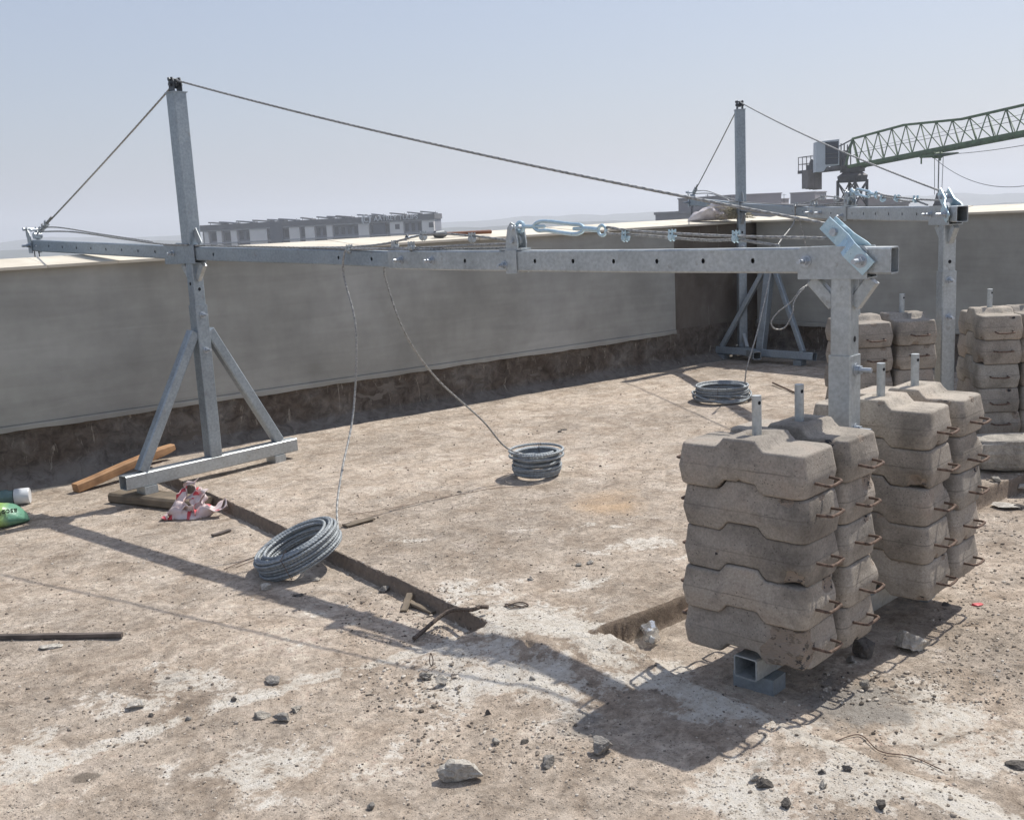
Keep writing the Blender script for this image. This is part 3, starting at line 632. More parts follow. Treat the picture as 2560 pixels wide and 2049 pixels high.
    def sheave(nm, x, z, r=.026, w=.02, pl=True, mat='dark_steel', hh=.075):
        m = MB(); m.cyl((x, -.006, z), (x, .006, z), r*.75, 20); m.cyl((x, -.011, z), (x, -.006, z), r*.75, 20, r); m.cyl((x, .006, z), (x, .011, z), r, 20, r*.75); m.cyl((x, -.034, z), (x, .034, z), .009, 12); m.nut((x, .034, z), (0, 1, 0), .014, .01); m.nut((x, -.044, z), (0, 1, 0), .014, .01)
        o = m.build(nm, mat, root, True); return o
    sheave('mast_sheave', xf, mz+.052)
    m = MB()
    for sy in (-1, 1):
        y = sy*.024; m.add([(xf-.03, y, mz+.006), (xf+.03, y, mz+.006), (xf+.03, y, mz+.07), (xf+.018, y, mz+.096), (xf-.018, y, mz+.096), (xf-.03, y, mz+.07)]+[(xf-.03, y+sy*.006, mz+.006), (xf+.03, y+sy*.006, mz+.006), (xf+.03, y+sy*.006, mz+.07), (xf+.018, y+sy*.006, mz+.096), (xf-.018, y+sy*.006, mz+.096), (xf-.03, y+sy*.006, mz+.07)], [(0,1,2,3,4,5),(11,10,9,8,7,6)]+[(i,(i+1)%6,6+(i+1)%6,6+i) for i in range(6)])
    m.cyl((xf, -.04, mz+.083), (xf, .04, mz+.083), .008, 12); m.nut((xf, .036, mz+.083), (0, 1, 0), .013, .01); m.build('sheave_bracket', 'dark_steel', root)
    # --- rear clevis of two cranked plates
    pz, px_ = Z(0, .105), .030
    for sy in (-1, 1):
        m = MB(); dv = Vector((px_+.085, 0, pz-Z(-.085))).normalized(); nv = Vector((-dv.z, 0, dv.x)); a = Vector((-.085, 0, Z(-.085)))
        L = (Vector((px_, 0, pz))-Vector((-.085, 0, Z(-.085)))).length; prof = []
        for s_, y, hw in ((-.042, .050, .033), (.06, .050, .033), (.11, .024, .031), (L+.052, .022, .029)): prof.append((s_, y, hw))
        vs = []
        for th_ in (0, .007):
            for s_, y, hw in prof:
                for q in (-1, 1): p = a+dv*s_+nv*hw*q; vs.append((p.x, sy*(y+th_), p.z))
        n = len(prof); f = []
        for i in range(n-1):
            f += [(2*i, 2*i+1, 2*i+3, 2*i+2), (2*n+2*i+2, 2*n+2*i+3, 2*n+2*i+1, 2*n+2*i), (2*i, 2*i+2, 2*n+2*i+2, 2*n+2*i), (2*i+1, 2*n+2*i+1, 2*n+2*i+3, 2*i+3)]
        f += [(0, 2*n, 2*n+1, 1), (2*n-2, 2*n-1, 4*n-1, 4*n-2)]
        m.add(vs, f); m.build('clevis_plate', 'galv_fresh', root)
    bolt1((-.085, .057, Z(-.085)), (0, 1, 0), .062, .0095); m = MB(); m.cyl((px_, -.034, pz), (px_, .037, pz), .0155, 20); m.box((-.005, -.028, pz-.035), (.007, .028, pz-.01)); m.build('clevis_pin', 'zinc', root, True)
    sheave('rope_thimble', px_, pz, .024, mat='zinc')
    # --- middle bracket with its two sheaves
    tb = 1.69; zt_ = Z(tb, .0485)
    m = MB()
    for sy in (-1, 1):
        y = sy*.0385
        for prof, yo, thk in (([(-.034, -.09), (.034, -.09), (.034, .02), (-.034, .02)], y, .007), ([(-.034, .02), (.034, .02), (.038, .045), (.022, .125), (0, .15), (-.020, .14), (-.030, .10), (-.038, .05)], sy*.027, .008)):
            n = len(prof); vs = [(tb-.05+a, yo, Z(tb)+b+.03) for a, b in prof]+[(tb-.05+a, yo+sy*thk, Z(tb)+b+.03) for a, b in prof]
            m.add(vs, [tuple(range(n)), tuple(range(2*n-1, n-1, -1))]+[(i, (i+1) % n, n+(i+1) % n, n+i) for i in range(n)])
    m.box((tb-.11, -.036, Z(tb, .0495)), (tb+.03, .036, Z(tb, .058))); m.build('middle_bracket', 'galv', root)
    bolt1((tb-.005, .0455, Z(tb, -.02)), (0, 1, 0), .045, .0085); m = MB(); m.cyl((tb-.06, -.045, Z(tb, .155)), (tb-.06, .045, Z(tb, .155)), .012, 14); m.build('bracket_pin', 'zinc', root, True); m = MB(); m.cyl((tb-.06, -.05, Z(tb, .09)), (tb-.06, .05, Z(tb, .09)), .008, 14); m.build('bracket_pin', 'zinc', root, True)
    sheave('bracket_sheave', tb-.055, Z(tb, .095), .034, mat='galv')
    # --- turnbuckle towards the rear
    m = MB(); zt2 = Z(1.4, .16); e = (1.60, 0, Z(1.6, .158)); b0 = (1.53, 0, Z(1.53, .157)); b1 = (1.225, 0, Z(1.225, .143)); ee = (1.15, 0, Z(1.15, .136))
    m.tube([(1.61+.022*math.cos(t), .0, e[2]+.022*math.sin(t)) for t in np.linspace(0, 2*math.pi, 18)[:-1]], .009, 8, closed=True); m.cyl((1.59, 0, e[2]), b0, .0095, 10)
    m.tube(spline([b0, (1.50, 0, b0[2]+.019), (1.44, 0, b0[2]+.021), (1.30, 0, b1[2]+.022), (1.25, 0, b1[2]+.017), b1], 24), .0092, 8)
    m.tube(spline([b0, (1.50, 0, b0[2]-.019), (1.44, 0, b0[2]-.021), (1.30, 0, b1[2]-.022), (1.25, 0, b1[2]-.017), b1], 24), .0092, 8)
    m.cyl(b0, (1.46, 0, b0[2]-.001), .008, 10); m.cyl(b1, (1.29, 0, b1[2]+.001), .008, 10); m.cyl(b1, ee, .0125, 12)
    m.tube([(1.128+.022*math.cos(t), 0, Z(1.13, .133)+.022*math.sin(t)) for t in np.linspace(0, 2*math.pi, 20)[:-1]], .0075, 8, closed=True); m.build('turnbuckle', 'galv_fresh', root, True)
    # --- ropes
    m = MB(); top = (xf, 0, mz+.074)
    m.rope([(xf-.02, 0, mz+.076)]+sag((xf-.02, 0, mz+.076), (px_+.02, 0, pz+.026), .035)[1:], .0062); m.build('main_stay_rope', 'rope', root, True)
    m = MB(); tp = (T1-.075, 0, Z(T1, .09)); m.rope([top, (xf+.02, 0, mz+.07)]+sag((xf+.03, 0, mz+.05), tp, .01)[1:], .0062)
    a, b = np.array(tp), np.array((xf+.03, 0, mz+.05)); u = (b-a)/np.linalg.norm(b-a); m.rope([a+u*.02+[.012, 0, -.004], a+u*.16+[.012, 0, 0], a+u*.27+[-.045, .01, 0.02]], .006)
    m.build('front_stay_rope', 'rope', root, True)
    for k in (.07, .13, .19):
        c = clip_mb(a+u*k, tuple(u)); c.build('rope_clip', 'galv', root)
    r1 = (px_+.01, .0, pz-.024); rg = (1.106, 0, Z(1.1, .133))
    m = MB(); m.rope(spline([r1, (.5, .004, Z(.5, .098)), (.95, .004, Z(.95, .128)), (1.09, 0, rg[2]+.012), rg, (1.08, 0, rg[2]-.016), (.95, 0, rg[2]-.024), (.62, -.004, Z(.6, .084)), (.457, 0, Z(.457, .082)), (.37, .006, Z(.37, .072)), (.262, .012, Z(.27, .056))], 90), .0062); m.build('rear_bridle_rope', 'rope', root, True)
    for t in (1.00, .76, .457): clip_mb((t, .003, Z(t, .105 if t > .5 else .094))).build('rope_clip', 'galv_fresh', root)
    m = MB(); q = Z(1.7, .07)
    m.rope(spline([(1.66, .012, q+.01), (1.95, .018, Z(1.95, .075)), (2.3, .012, Z(2.3, .062)), (2.84, .022, Z(2.84, .053)), (3.4, .02, Z(3.4, .05)), (4.38+sc, .026, Z(4.3+sc, .056)), (4.45+sc, .060, Z(4.4+sc, .06)), (4.72+sc, .055, Z(4.7+sc, .056)), (5.3, .012, Z(5.3, .075)), (6.1, 0, Z(6.1, .115)), (T1-.1, 0, Z(T1, .105))], 120), .0058)
    m.rope(spline([(1.66, -.012, q+.02), (1.95, -.014, Z(1.95, .12)), (2.25, -.010, Z(2.25, .13)), (2.55, .0, Z(2.55, .085)), (2.84, .008, Z(2.84, .06)), (3.3, .006, Z(3.3, .05))], 60), .0058)
    m.rope(spline([(1.66, .0, q-.01), (1.95, .0, Z(1.95, .058)), (2.25, .02, Z(2.25, .054)), (2.5, .02, Z(2.5, .056)), (2.75, .03, Z(2.75, .05)), (3.15, .015, Z(3.1, .049))], 60), .0058)
    m.rope(spline([(5.0, -.02, Z(5.0, .062)), (5.7, -.01, Z(5.7, .105)), (6.3, 0, Z(6.3, .145)), (T1-.12, 0, Z(T1, .135))], 60), .0052); m.build('front_bridle_rope', 'rope', root, True)
    for t, y, o in ((1.93, 0, .11), (2.34, .03, .07), (2.50, .0, .075), (2.84, .03, .048), (2.30, -.02, .12)): clip_mb((t, y, Z(t, o))).build('rope_clip', 'galv', root)
    # --- tip bracket
    m = MB()
    for sy in (-1, 1):
        y = sy*.033; prof = [(-.028, -.06), (.030, -.06), (.030, .05), (.040, .075), (.045, .12), (.02, .15), (.008, .12), (-.012, .10), (-.028, .07)]; n = len(prof)
        vs = [(T1+a, y, Z(T1)+b) for a, b in prof]+[(T1+a, y+sy*.007, Z(T1)+b) for a, b in prof]
        m.add(vs, [tuple(range(n)), tuple(range(2*n-1, n-1, -1))]+[(i, (i+1) % n, n+(i+1) % n, n+i) for i in range(n)])
    m.build('tip_bracket', 'galv', root)
    m = MB(); m.bolt((T1, .041, Z(T1)), (0, 1, 0), .06, .009); m.cyl((T1+.03, -.05, Z(T1, .13)), (T1+.03, .06, Z(T1, .13)), .009, 12); m.nut((T1+.03, .052, Z(T1, .13)), (0, 1, 0), .015, .012)
    m.cyl((T1-.07, -.04, Z(T1, .12)), (T1-.07, .045, Z(T1, .12)), .009, 12); m.nut((T1-.07, .04, Z(T1, .12)), (0, 1, 0), .015, .012); m.cyl((T1-.07, -.03, Z(T1, .075)), (T1-.07, .03, Z(T1, .075)), .026, 16); m.build('tip_bolts', 'zinc', root, True)
    m = MB()
    for x in (T1-.06, T1+.02): m.rope([(x, 0, Z(T1, .03)), (x, 0, Z(T1, -.6)), (x-.01, 0, -6)], .0048, step=.03)
    m.build('drop_rope', 'dark_steel', root, True)
    return root, d
def fz_at(root, x, y, P2, d): return fz(P2[0]+d[0]*x-d[1]*y, P2[1]+d[1]*x+d[0]*y)
R1P2, R1P1 = (3.40, 2.43), (2.55, 6.82)
def loc2(P2, P1, pts, zt):
    P2, P1 = np.array(P2), np.array(P1); d = (P1-P2)/np.linalg.norm(P1-P2); l = np.array([-d[1], d[0]])
    return [(float((np.array(p)-P2)@l), float((np.array(p)-P2)@d), zt) for p in pts]
pinsA = [(2.82, 2.37), (3.09, 2.40), (3.69, 2.465), (3.985, 2.50)]
rig('suspension_rig', R1P2, R1P1, 0, LOW, 'near galvanised steel roof rig with the tall left mast and long beam over the wall', loc2(R1P2, R1P1, pinsA, .965))
R2P2, R2P1 = (6.23, 3.70), (8.87, 7.64)
_d = np.array([.5576, .8301]); _l = np.array([-.8301, .5576])
pinsB = [tuple(np.array(R2P2)+_l*q-_d*.0) for q in (.57, .285, -.285, -.53)]
rig('suspension_rig', R2P2, R2P1, .112, 0.0, 'far galvanised steel roof rig crossing the wall corner in front of the crane', loc2(R2P2, R2P1, pinsB, 1.02), tip=7.06, near=False)

gA = 'counterweights on the near rig'; gB = 'counterweights on the far rig'
RZ = math.atan2(.985, -.165)
names1 = ['the nearest, leftmost stack', 'the stack just left of the near post', 'the stack just right of the near post', 'the near rig right end stack']
seqs = [['B', 6, 2, 1, 4], [0, 3, 5, 6, 1], [5, 0, 3, 2, 0], [5, 0, 5, 3, 1]]
for (x, y), nm, sq in zip(pinsA, names1, seqs): stack(x, y, .045, RZ+random.uniform(-.02, .02), nm, gA, sq)
names2 = ['the far stack half hidden by the near post', 'the stack just left of the far post', 'the stack just right of the far post', 'the stack cut by the right picture edge']
RB = math.atan2(_d[1], _d[0])+math.pi
for (x, y), nm, sq, tw in zip(pinsB, names2, [[0, 5, 3, 5, 1], [5, 4, 0, 5, 0], [3, 5, 0, 2, 5], [0, 5, 3, 0, 5]], (0.05, 0, -.16, -.1)): stack(x, y, .118, RB+tw+math.pi, nm, gB, sq)

# spare A-frame leaning by the corner
def spare():
    a, b = GF(1787, 893), GF(2045, 914); d = (b-a); d.z = 0; L = d.length; d.normalize(); mid = (a+b)/2
    r = empty('support_frame', (mid.x-.06, mid.y, 0), math.atan2(d.y, d.x), 'spare galvanised triangular support frame leaning in the shaded wall corner', 'support frame'); th = R(11); h = L/2
    # local x along the bar, y away from the roof
    def P(x, z, y=0): return (x, math.sin(th)*z+y, .055+math.cos(th)*z)
    m = MB(); m.hollow(P(-h, .04), P(h, .04), .08, .08, .005, up=(0, math.sin(th), math.cos(th))); m.build('base_bar', 'galv_front', r)
    m = MB(); m.hollow(P(0, .08), P(0, 1.02), .085, .085, .005, up=(0, 1, 0)); m.build('socket_tube', 'galv_front', r)
    for s in (-1, 1):
        m = MB(); m.prism(P(s*(h-.14), .082), P(s*.05, .95), .05, .05, up=(0, 1, 0)); m.build('brace', 'galv_front', r)
        m = MB(); m.box((s*(h-.17)-.045, -.05, 0), (s*(h-.17)+.045, .05, .055)); m.build('foot', 'galv_front', r)
spare()

# ------------------------------------------------------------------ coils of wire rope, each with its running end
def coil(name, c, rx, cols, rows, tilt, r, label, run, loops=0, seed=1, mat='rope_new', wild=.1):
    """turns packed in cols x rows, some of them straying"""
    root = empty(name, c, 0, label, 'rope coil', 'wire rope coils'); rr = random.Random(seed)
    ax = Matrix.Rotation(tilt[0], 3, Vector(RGT)) @ Matrix.Rotation(tilt[1], 3, Vector(FWD)); pts = []; pit = r*2.0
    slots = []
    for j in range(rows):
        cc = list(range(cols)); cc = cc if j % 2 == 0 else cc[::-1]
        for i in cc: slots.append(((i-(cols-1)/2)*pit*.95+(.5*pit if j % 2 else 0)+rr.uniform(-.3, .3)*pit, j*pit*.9+rr.uniform(-.15, .15)*pit))
    slots = [(a+(rr.uniform(0, 2.2)*pit if rr.random() < wild else 0), z) for a, z in slots]
    per = 90; n = len(slots); ph = [rr.uniform(0, 6.3) for _ in range(n+1)]; am = [rr.uniform(.2, 1) for _ in range(n+1)]; hgt = rows*pit*.9
    for k in range((n-1)*per+1):
        q = k/per; i = int(q); f = q-i; f = np.clip((f-.55)/.4, 0, 1); f = f*f*(3-2*f); j = min(i+1, n-1)
        A = slots[i]; Bq = slots[j]; t = 2*math.pi*q+seed; w = am[i]*(1-f)+am[j]*f
        ro = rx+A[0]*(1-f)+Bq[0]*f+.0045*math.sin(2*t+1)+.003*w*math.sin(t+ph[0]); zz = r+A[1]*(1-f)+Bq[1]*f+.0025*w*math.sin(t+ph[1])
        pts.append(ax @ Vector((ro*math.cos(t), ro*math.sin(t), zz)))
    if loops:
        for k in range(int(loops*per)):
            t = 2*math.pi*k/per+seed+2*math.pi*(n-1); g = min(1, k/20); ro = rx*1.16+.02*math.sin(t*.7+seed); zz = max(r, (1-g)*slots[-1][1]+g*(.035+.03*math.sin(1.7*t))); pts.append(Vector(((ro*g+(rx)*(1-g))*math.cos(t), (ro*g+rx*(1-g))*math.sin(t), zz)))
    m = MB(); m.tube(resample(pts, .0055), r*1.05, 9, 3, .052); m.build('coil', mat, root, True)
    if run:
        m = MB(); m.rope([tuple(Vector(p)-Vector(c)) for p in run], .0058); m.build('running_end', 'rope', root, True)
    m = MB(); bw = cols*pit/2+.5*pit; k = 2.0 + seed
    p = [ax @ Vector(((rx+a_)*math.cos(k), (rx+a_)*math.sin(k), b_)) for a_, b_ in ((-bw, .0), (bw+.008, -.0), (bw+.01, hgt+.004), (-bw-.003, hgt+.008), (-bw-.004, .004))]
    m.tube(p, .0018, 5); m.build('binding_wire', 'rust', root); return root
d1 = np.array([-.1903, .9817]); l1 = np.array([-.9817, -.1903]); P2a = np.array(R1P2)
def r1(t, s, z): p = P2a+d1*t+l1*s; return np.array([p[0], p[1], z])
P2b = np.array(R2P2)
def r2(t, s, z): p = P2b+_d*t+_l*s; return np.array([p[0], p[1], z])
c1 = Vector((2.185, 4.755, -.012)); 
coil('rope_coil', c1, .186, 4, 7, (R(7), R(-21)), .0084, 'steel rope coil tilted over the slab edge, nearest of the three coils',
     spline([r1(2.84, .04, 1.50), r1(2.86, .055, 1.46), r1(2.88, .05, 1.34), r1(2.80, .06, 1.05), (2.76, 5.18, .60), (2.56, 4.98, .34), (2.43, 4.82, .19), (2.365, 4.70, .105)], 80), seed=2)
c2 = Vector((4.02, 5.16, .012))
coil('rope_coil', c2, .128, 2, 10, (0, 0), .0088, 'upright steel rope coil standing alone in the middle of the sunny floor',
     spline([r1(2.62, -.02, 1.40), r1(2.62, -.03, 1.30), r1(2.60, -.12, 1.02), (3.30, 5.15, .72), (3.62, 5.17, .42), (3.80, 5.19, .22), (3.92, 5.10, .15)], 80), seed=5)
c3 = GF(1806, 1000); c3.z = .012
coil('rope_coil', c3, .205, 2, 8, (0, 0), .0085, 'flat steel rope coil lying near the shaded corner, farthest of the three coils',
     spline([r2(2.78, .06, 1.60), r2(2.80, .07, 1.45), tuple(D(1943, 616, 8.9)), tuple(D(1925, 690, 8.9)), tuple(D(1893, 830, 8.7)), tuple(D(1868, 915, 8.6)), tuple(D(1862, 958, 8.6))], 80), seed=8, loops=3.4)
o = MB()
lp = [(1998, 545, 9.3), (2014, 617, 9.3), (2022, 700, 9.3), (2000, 725, 9.2), (1975, 757, 9.2), (1945, 780, 9.2), (1928, 805, 9.2), (1938, 822, 9.2), (1962, 818, 9.2), (1980, 785, 9.2), (1985, 755, 9.25), (2003, 728, 9.3), (2024, 711, 9.35), (2048, 716, 9.4), (2066, 735, 9.4), (2078, 765, 9.4), (2092, 820, 9.4), (2100, 900, 9.3), (2105, 1000, 9.2)]
pl = [D(a_, b_, c_) for a_, b_, c_ in lp]; pl[-1] = np.array(GF(2108, 985))
o.rope(spline(pl, 150), .0062, step=.02); one(o, 'hanging_rope', 'rope', (0, 0, 0), 'thin steel rope hanging in a loop before the spare frame', 'rope', smooth=True)

# ------------------------------------------------------------------ loose stones
def rock_mb(size, seed, flat=.6, facets=9, sub=4):
    import bmesh
    r_ = random.Random(seed); bm = bmesh.new(); bmesh.ops.create_icosphere(bm, subdivisions=sub, radius=1)
    pl_ = [(Vector((r_.gauss(0, 1), r_.gauss(0, 1), r_.gauss(0, 1))).normalized(), r_.uniform(.38, .78)) for _ in range(facets+(6 if facets else 0))]
    for v in bm.verts:
        p = v.co.copy()
        for nn, dd in pl_:
            k = p.dot(nn)
            if k > dd: p -= nn*(k-dd)
        p += p.normalized()*(mn.fractal(p*2.6+Vector((seed, 0, 0)), .6, 2.2, 6)*.09-abs(mn.noise(p*6+Vector((0, seed, 0))))*.06)
        v.co = Vector((p.x*size[0], p.y*size[1], p.z*size[2]))
    zmin = min(v.co.z for v in bm.verts); m = MB()
    bm.verts.index_update(); m.add([(v.co.x, v.co.y, v.co.z-zmin-.15*size[2]*.3) for v in bm.verts], [tuple(v.index for v in f.verts) for f in bm.faces]); bm.free(); return m
def rock(px, py, w, h, mat, label, seed, flat=.6, rz=None, name='stone', aspect=.75, facets=9):
    """px, py: where its foot stands; w, h: its size in metres across and up"""
    p = GF(px, py); m = rock_mb((w/2/.75, w/2/.75*aspect, h/2/.75), seed, facets=facets)
    one(m, name, mat, (p.x, p.y, p.z-.004), label, 'stone', 'loose stones on the floor', smooth=False, rz=(-math.pi/2+HEAD*0+seed*.7 if rz is None else rz))
azR = math.atan2(RGT[1], RGT[0])
rock(1163, 1945, .125, .062, 'stone_pale', 'largest pale broken concrete chunk at the bottom centre, with a rough white top', 1, rz=azR)
rock(1508, 1880, .075, .052, 'stone_grey', 'dark grey angular stone below the left tip of the big weight shadow', 5, rz=azR)
rock(1372, 1912, .055, .045, 'stone_grey', 'rough grey stone between the pale chunk and the dark angular stone', 9, rz=azR+.6)
rock(1105, 1712, .062, .042, 'stone_pale', 'right one of two stones lying together below the bent rebar, pale topped', 12, rz=azR)
rock(1065, 1695, .055, .035, 'stone_grey', 'left one of two stones lying together below the bent rebar', 14, rz=azR)
rock(683, 1703, .07, .03, 'stone_grey', 'flat grey stone right of the pale cement patch', 17, rz=azR)
rock(337, 1768, .06, .032, 'stone_pale', 'pale brick-shaped chip on the lower left of the cement patch', 21, rz=azR+.4, facets=6)
rock(128, 1617, .075, .02, 'stone_pale', 'flat pale chip just below the long dark stick', 22, rz=azR, facets=6)
rock(663, 1473, .06, .028, 'stone_pale', 'blocky light stone at the upper edge of the beam shadow', 24, rz=azR, facets=6)
rock(745, 1490, .05, .022, 'stone_dark', 'dark flat stone in the beam shadow, right of the blocky one', 26, rz=azR)
rock(790, 1450, .052, .018, 'stone_slab', 'small flat chip in front of the tilted rope coil', 28, rz=azR)
rock(960, 1480, .05, .04, 'stone_grey', 'grey lump against the foot of the slab edge', 29, rz=azR)
rock(2285, 1622, .135, .075, 'stone_pale', 'large broken concrete chunk in the shadow right of the near weights', 33, rz=azR-.5, facets=7)
rock(2127, 1655, .045, .036, 'stone_grey', 'small grey stone under the second near stack', 35)
rock(2160, 1640, .09, .075, 'stone_dark', 'rounded dark stone wedged under the second near stack', 36)
rock(2163, 1722, .042, .036, 'stone_slab', 'upright stone at the edge of the handle shadows', 37)
rock(2365, 1512, .038, .03, 'stone_dark', 'dark stone at the foot of the right-hand near stack', 38)
rock(2075, 1775-40, .02, .015, 'stone_slab', 'tiny stone beside the loop shadows', 39)
rock(2546, 1918, .07, .018, 'stone_dark', 'dark flat slab at the right edge of the picture', 41, rz=azR)
rock(1910, 1962, .05, .03, 'stone_dark', 'blackish lump in the rubble bottom right of centre', 42)
rock(1885, 1950, .035, .025, 'stone_pale', 'pale lump next to the blackish one in the rubble', 43)
rock(2060, 1965, .035, .025, 'stone_pale', 'small pale stone right of the rubble cluster', 44)
rock(2118, 1925, .035, .026, 'stone_dark', 'small dark stone above right of the rubble cluster', 45)
rock(2055, 1930, .028, .018, 'stone_dark', 'tiny dark stone between rubble and small dark stone', 46)
rock(1965, 2015, .038, .024, 'stone_dark', 'dark stone near the bottom edge, right of centre', 47)
rock(2200, 2018, .04, .03, 'stone_dark', 'dark stone near the bottom edge on the pale cement', 48)
rock(930, 2020, .03, .022, 'stone_grey', 'small stone at the bottom edge left of the pale chunk', 49)
rock(1240, 1858, .03, .022, 'stone_pale', 'small pale pebble above the pale chunk', 50)
rock(1310, 1855, .025, .018, 'stone_dark', 'small dark pebble right of the small pale pebble', 51)
rock(1220, 1785, .022, .022, 'stone_dark', 'single black pebble above the bottom group of stones', 52)
rock(1330, 1697, .03, .02, 'stone_grey', 'pebble on the pale cement inside the rope shadow', 53)
rock(585, 1750, .024, .02, 'stone_dark', 'small dark pebble on the right of the cement patch', 54)
rock(377, 1790, .022, .02, 'stone_dark', 'small dark pebble right of the brick-shaped chip', 55)
rock(470, 1797, .026, .02, 'stone_grey', 'cube-like pebble low on the cement patch', 56, facets=5)
rock(470, 1235, .0, .0, 'stone_grey', '', 57) if 0 else None
rock(393, 1258, .07, .03, 'stone_grey', 'flat oval stone beside the plank under the left frame', 58, rz=azR)
rock(1410, 1075, .055, .02, 'stone_dark', 'dark flat stone beyond the upright coil', 59, rz=azR)
rock(1398, 1080, .03, .016, 'stone_dark', 'small dark stone touching the flat one beyond the upright coil', 60)
rock(1446, 1413, .035, .016, 'stone_grey', 'left of two small stones in mid floor, greyish', 61, rz=azR)
rock(1478, 1408, .035, .018, 'stone_pale', 'right of two small stones in mid floor, pale', 62, rz=azR)
rock(1328, 1448, .03, .018, 'stone_grey', 'small wedge stone in mid floor above the wire scrap', 63)
rock(1150, 1230, .03, .012, 'stone_dark', 'dark chip left of the upright coil shadow', 64)
rock(2520, 1268, .16, .025, 'stone_pale', 'largest pale tile fragment by the right slab edge', 70, rz=azR-.2, facets=6, aspect=.8)
rock(2552, 1232, .09, .03, 'stone_pale', 'pale tile fragment upper right, at the picture edge', 71, rz=azR, facets=6)
rock(2488, 1245, .06, .035, 'stone_slab', 'small fragment leaning left of the largest tile fragment', 72, facets=6)
rock(2552, 1272, .07, .035, 'stone_dark', 'dark fragment right of the largest tile fragment', 73)
rock(705, 1800, .07, .03, 'stone_grey', 'right-hand crumbling mortar lump in the lower left rubble', 101, rz=azR)
rock(655, 1790, .06, .022, 'stone_slab', 'left-hand crumbling mortar lump in the lower left rubble', 102, rz=azR)
rock(740, 1775, .05, .02, 'stone_slab', 'rear crumbling mortar lump in the lower left rubble', 103, rz=azR)
def gravel():
    base = np.array([[0,0,1],[.89,0,.45],[.28,.85,.45],[-.72,.53,.45],[-.72,-.53,.45],[.28,-.85,.45],[.72,.53,-.45],[-.28,.85,-.45],[-.89,0,-.45],[-.28,-.85,-.45],[.72,-.53,-.45],[0,0,-1]])
    fc = [(0,1,2),(0,2,3),(0,3,4),(0,4,5),(0,5,1),(1,6,2),(2,7,3),(3,8,4),(4,9,5),(5,10,1),(6,7,2),(7,8,3),(8,9,4),(9,10,5),(10,6,1),(11,7,6),(11,8,7),(11,9,8),(11,10,9),(11,6,10)]
    P = []
    def sc(n, px0, px1, py0, py1, s0, s1):
        for _ in range(n):
            px, py = rng.uniform(px0, px1), rng.uniform(py0, py1); p = G(px, py, -.04); P.append((p[0], p[1], s0*(s1/s0)**(rng.random()**2.2)))
    sc(5200, -40, 2620, 1560, 2080, .0014, .0068); sc(2200, 0, 1300, 1250, 1600, .002, .008); sc(1800, 900, 1900, 1000, 1500, .002, .008); sc(260, 700, 1900, 950, 1200, .004, .011)
    sc(620, 2330, 2600, 1440, 1720, .003, .009); sc(180, 1800, 2400, 1780, 2080, .003, .010); sc(380, 1000, 1560, 1780, 1900, .003, .010); sc(250, 850, 1200, 1480, 1600, .004, .012); sc(200, 2050, 2350, 1640, 1720, .004, .012)
    sc(160, 0, 600, 1640, 1850, .004, .012); sc(200, 900, 1160, 1640, 1760, .004, .014); sc(300, 2380, 2600, 1180, 1440, .004, .012)
    P = np.array(P); Zf = floor_height(P[:, 0], P[:, 1]); vs = []; fs = []
    for i, (x, y, s) in enumerate(P):
        a = rng.uniform(0, 6.28); c, sn = math.cos(a), math.sin(a); q = base*(1+rng.uniform(-.3, .3, (12, 1)))*np.array([s, s*rng.uniform(.55, .95), s*rng.uniform(.4, .8)])
        q = np.stack([q[:, 0]*c-q[:, 1]*sn+x, q[:, 0]*sn+q[:, 1]*c+y, q[:, 2]+Zf[i]+s*.25], -1); vs.append(q)
    V = np.concatenate(vs); F = (np.array(fc)[None]+12*np.arange(len(P))[:, None, None]).reshape(-1, 3)
    a = N('gravel'); info = a.n('NewGeometry'); c = a.ramp(info.outputs['Random Per Island'], (0, (.10, .085, .07)), (.2, (.22, .19, .16)), (.5, (.36, .31, .255)), (.8, (.48, .42, .35)), (1, (.60, .55, .48))); MT['gravel'] = a.set(c, .95, 0, None, .15)
    me = bpy.data.meshes.new('gravel'); me.from_pydata(V.tolist(), [], F.tolist()); me.materials.append(MT['gravel']); o = bpy.data.objects.new('gravel', me); COL.objects.link(o); tag(o, 'fine gravel and grit strewn over the dusty roof floor', 'gravel', kind='stuff')
gravel()

# ------------------------------------------------------------------ things lying about
def plankbox(a, b, w, h, z=None, mat='timber', name='timber', label='', cat='timber', ch=.08, extra=None):
    a, b = Vector(a), Vector(b); d = b-a; L = d.length; m = MB(); n = 14; vs = []
    for i in range(n+1):
        t = i/n; wob = (mn.noise(Vector((t*3, 1.7, w*9)))*.006, mn.noise(Vector((t*3, 5.7, w*9)))*.006); c = w*ch
        taper = 1-.25*max(0, (t-.9)/.1) if extra == 'taper' else 1
        W2, H2 = w/2*taper, h/2*taper
        for x, y in [(-W2+c,-H2),(W2-c,-H2),(W2,-H2+c),(W2,H2-c),(W2-c,H2),(-W2+c,H2),(-W2,H2-c),(-W2,-H2+c)]: vs.append((t*L, x+wob[0], y+wob[1]))
    f = [(i*8+k, i*8+(k+1) % 8, (i+1)*8+(k+1) % 8, (i+1)*8+k) for i in range(n) for k in range(8)]+[tuple(range(8))[::-1], tuple(range(n*8, n*8+8))]; m.add(vs, f)
    o = m.build(name, mat, None); o.location = a; o.rotation_euler = (0, -math.asin(d.z/L), math.atan2(d.y, d.x)); tag(o, label, cat); return o
a_, b_ = GF(190, 1232), G(432, 1116, .09); plankbox((a_.x, a_.y, a_.z+.035), (b_[0], b_[1], .09), .075, .06, label='long orange-brown timber batten lying behind the left frame', extra='taper')
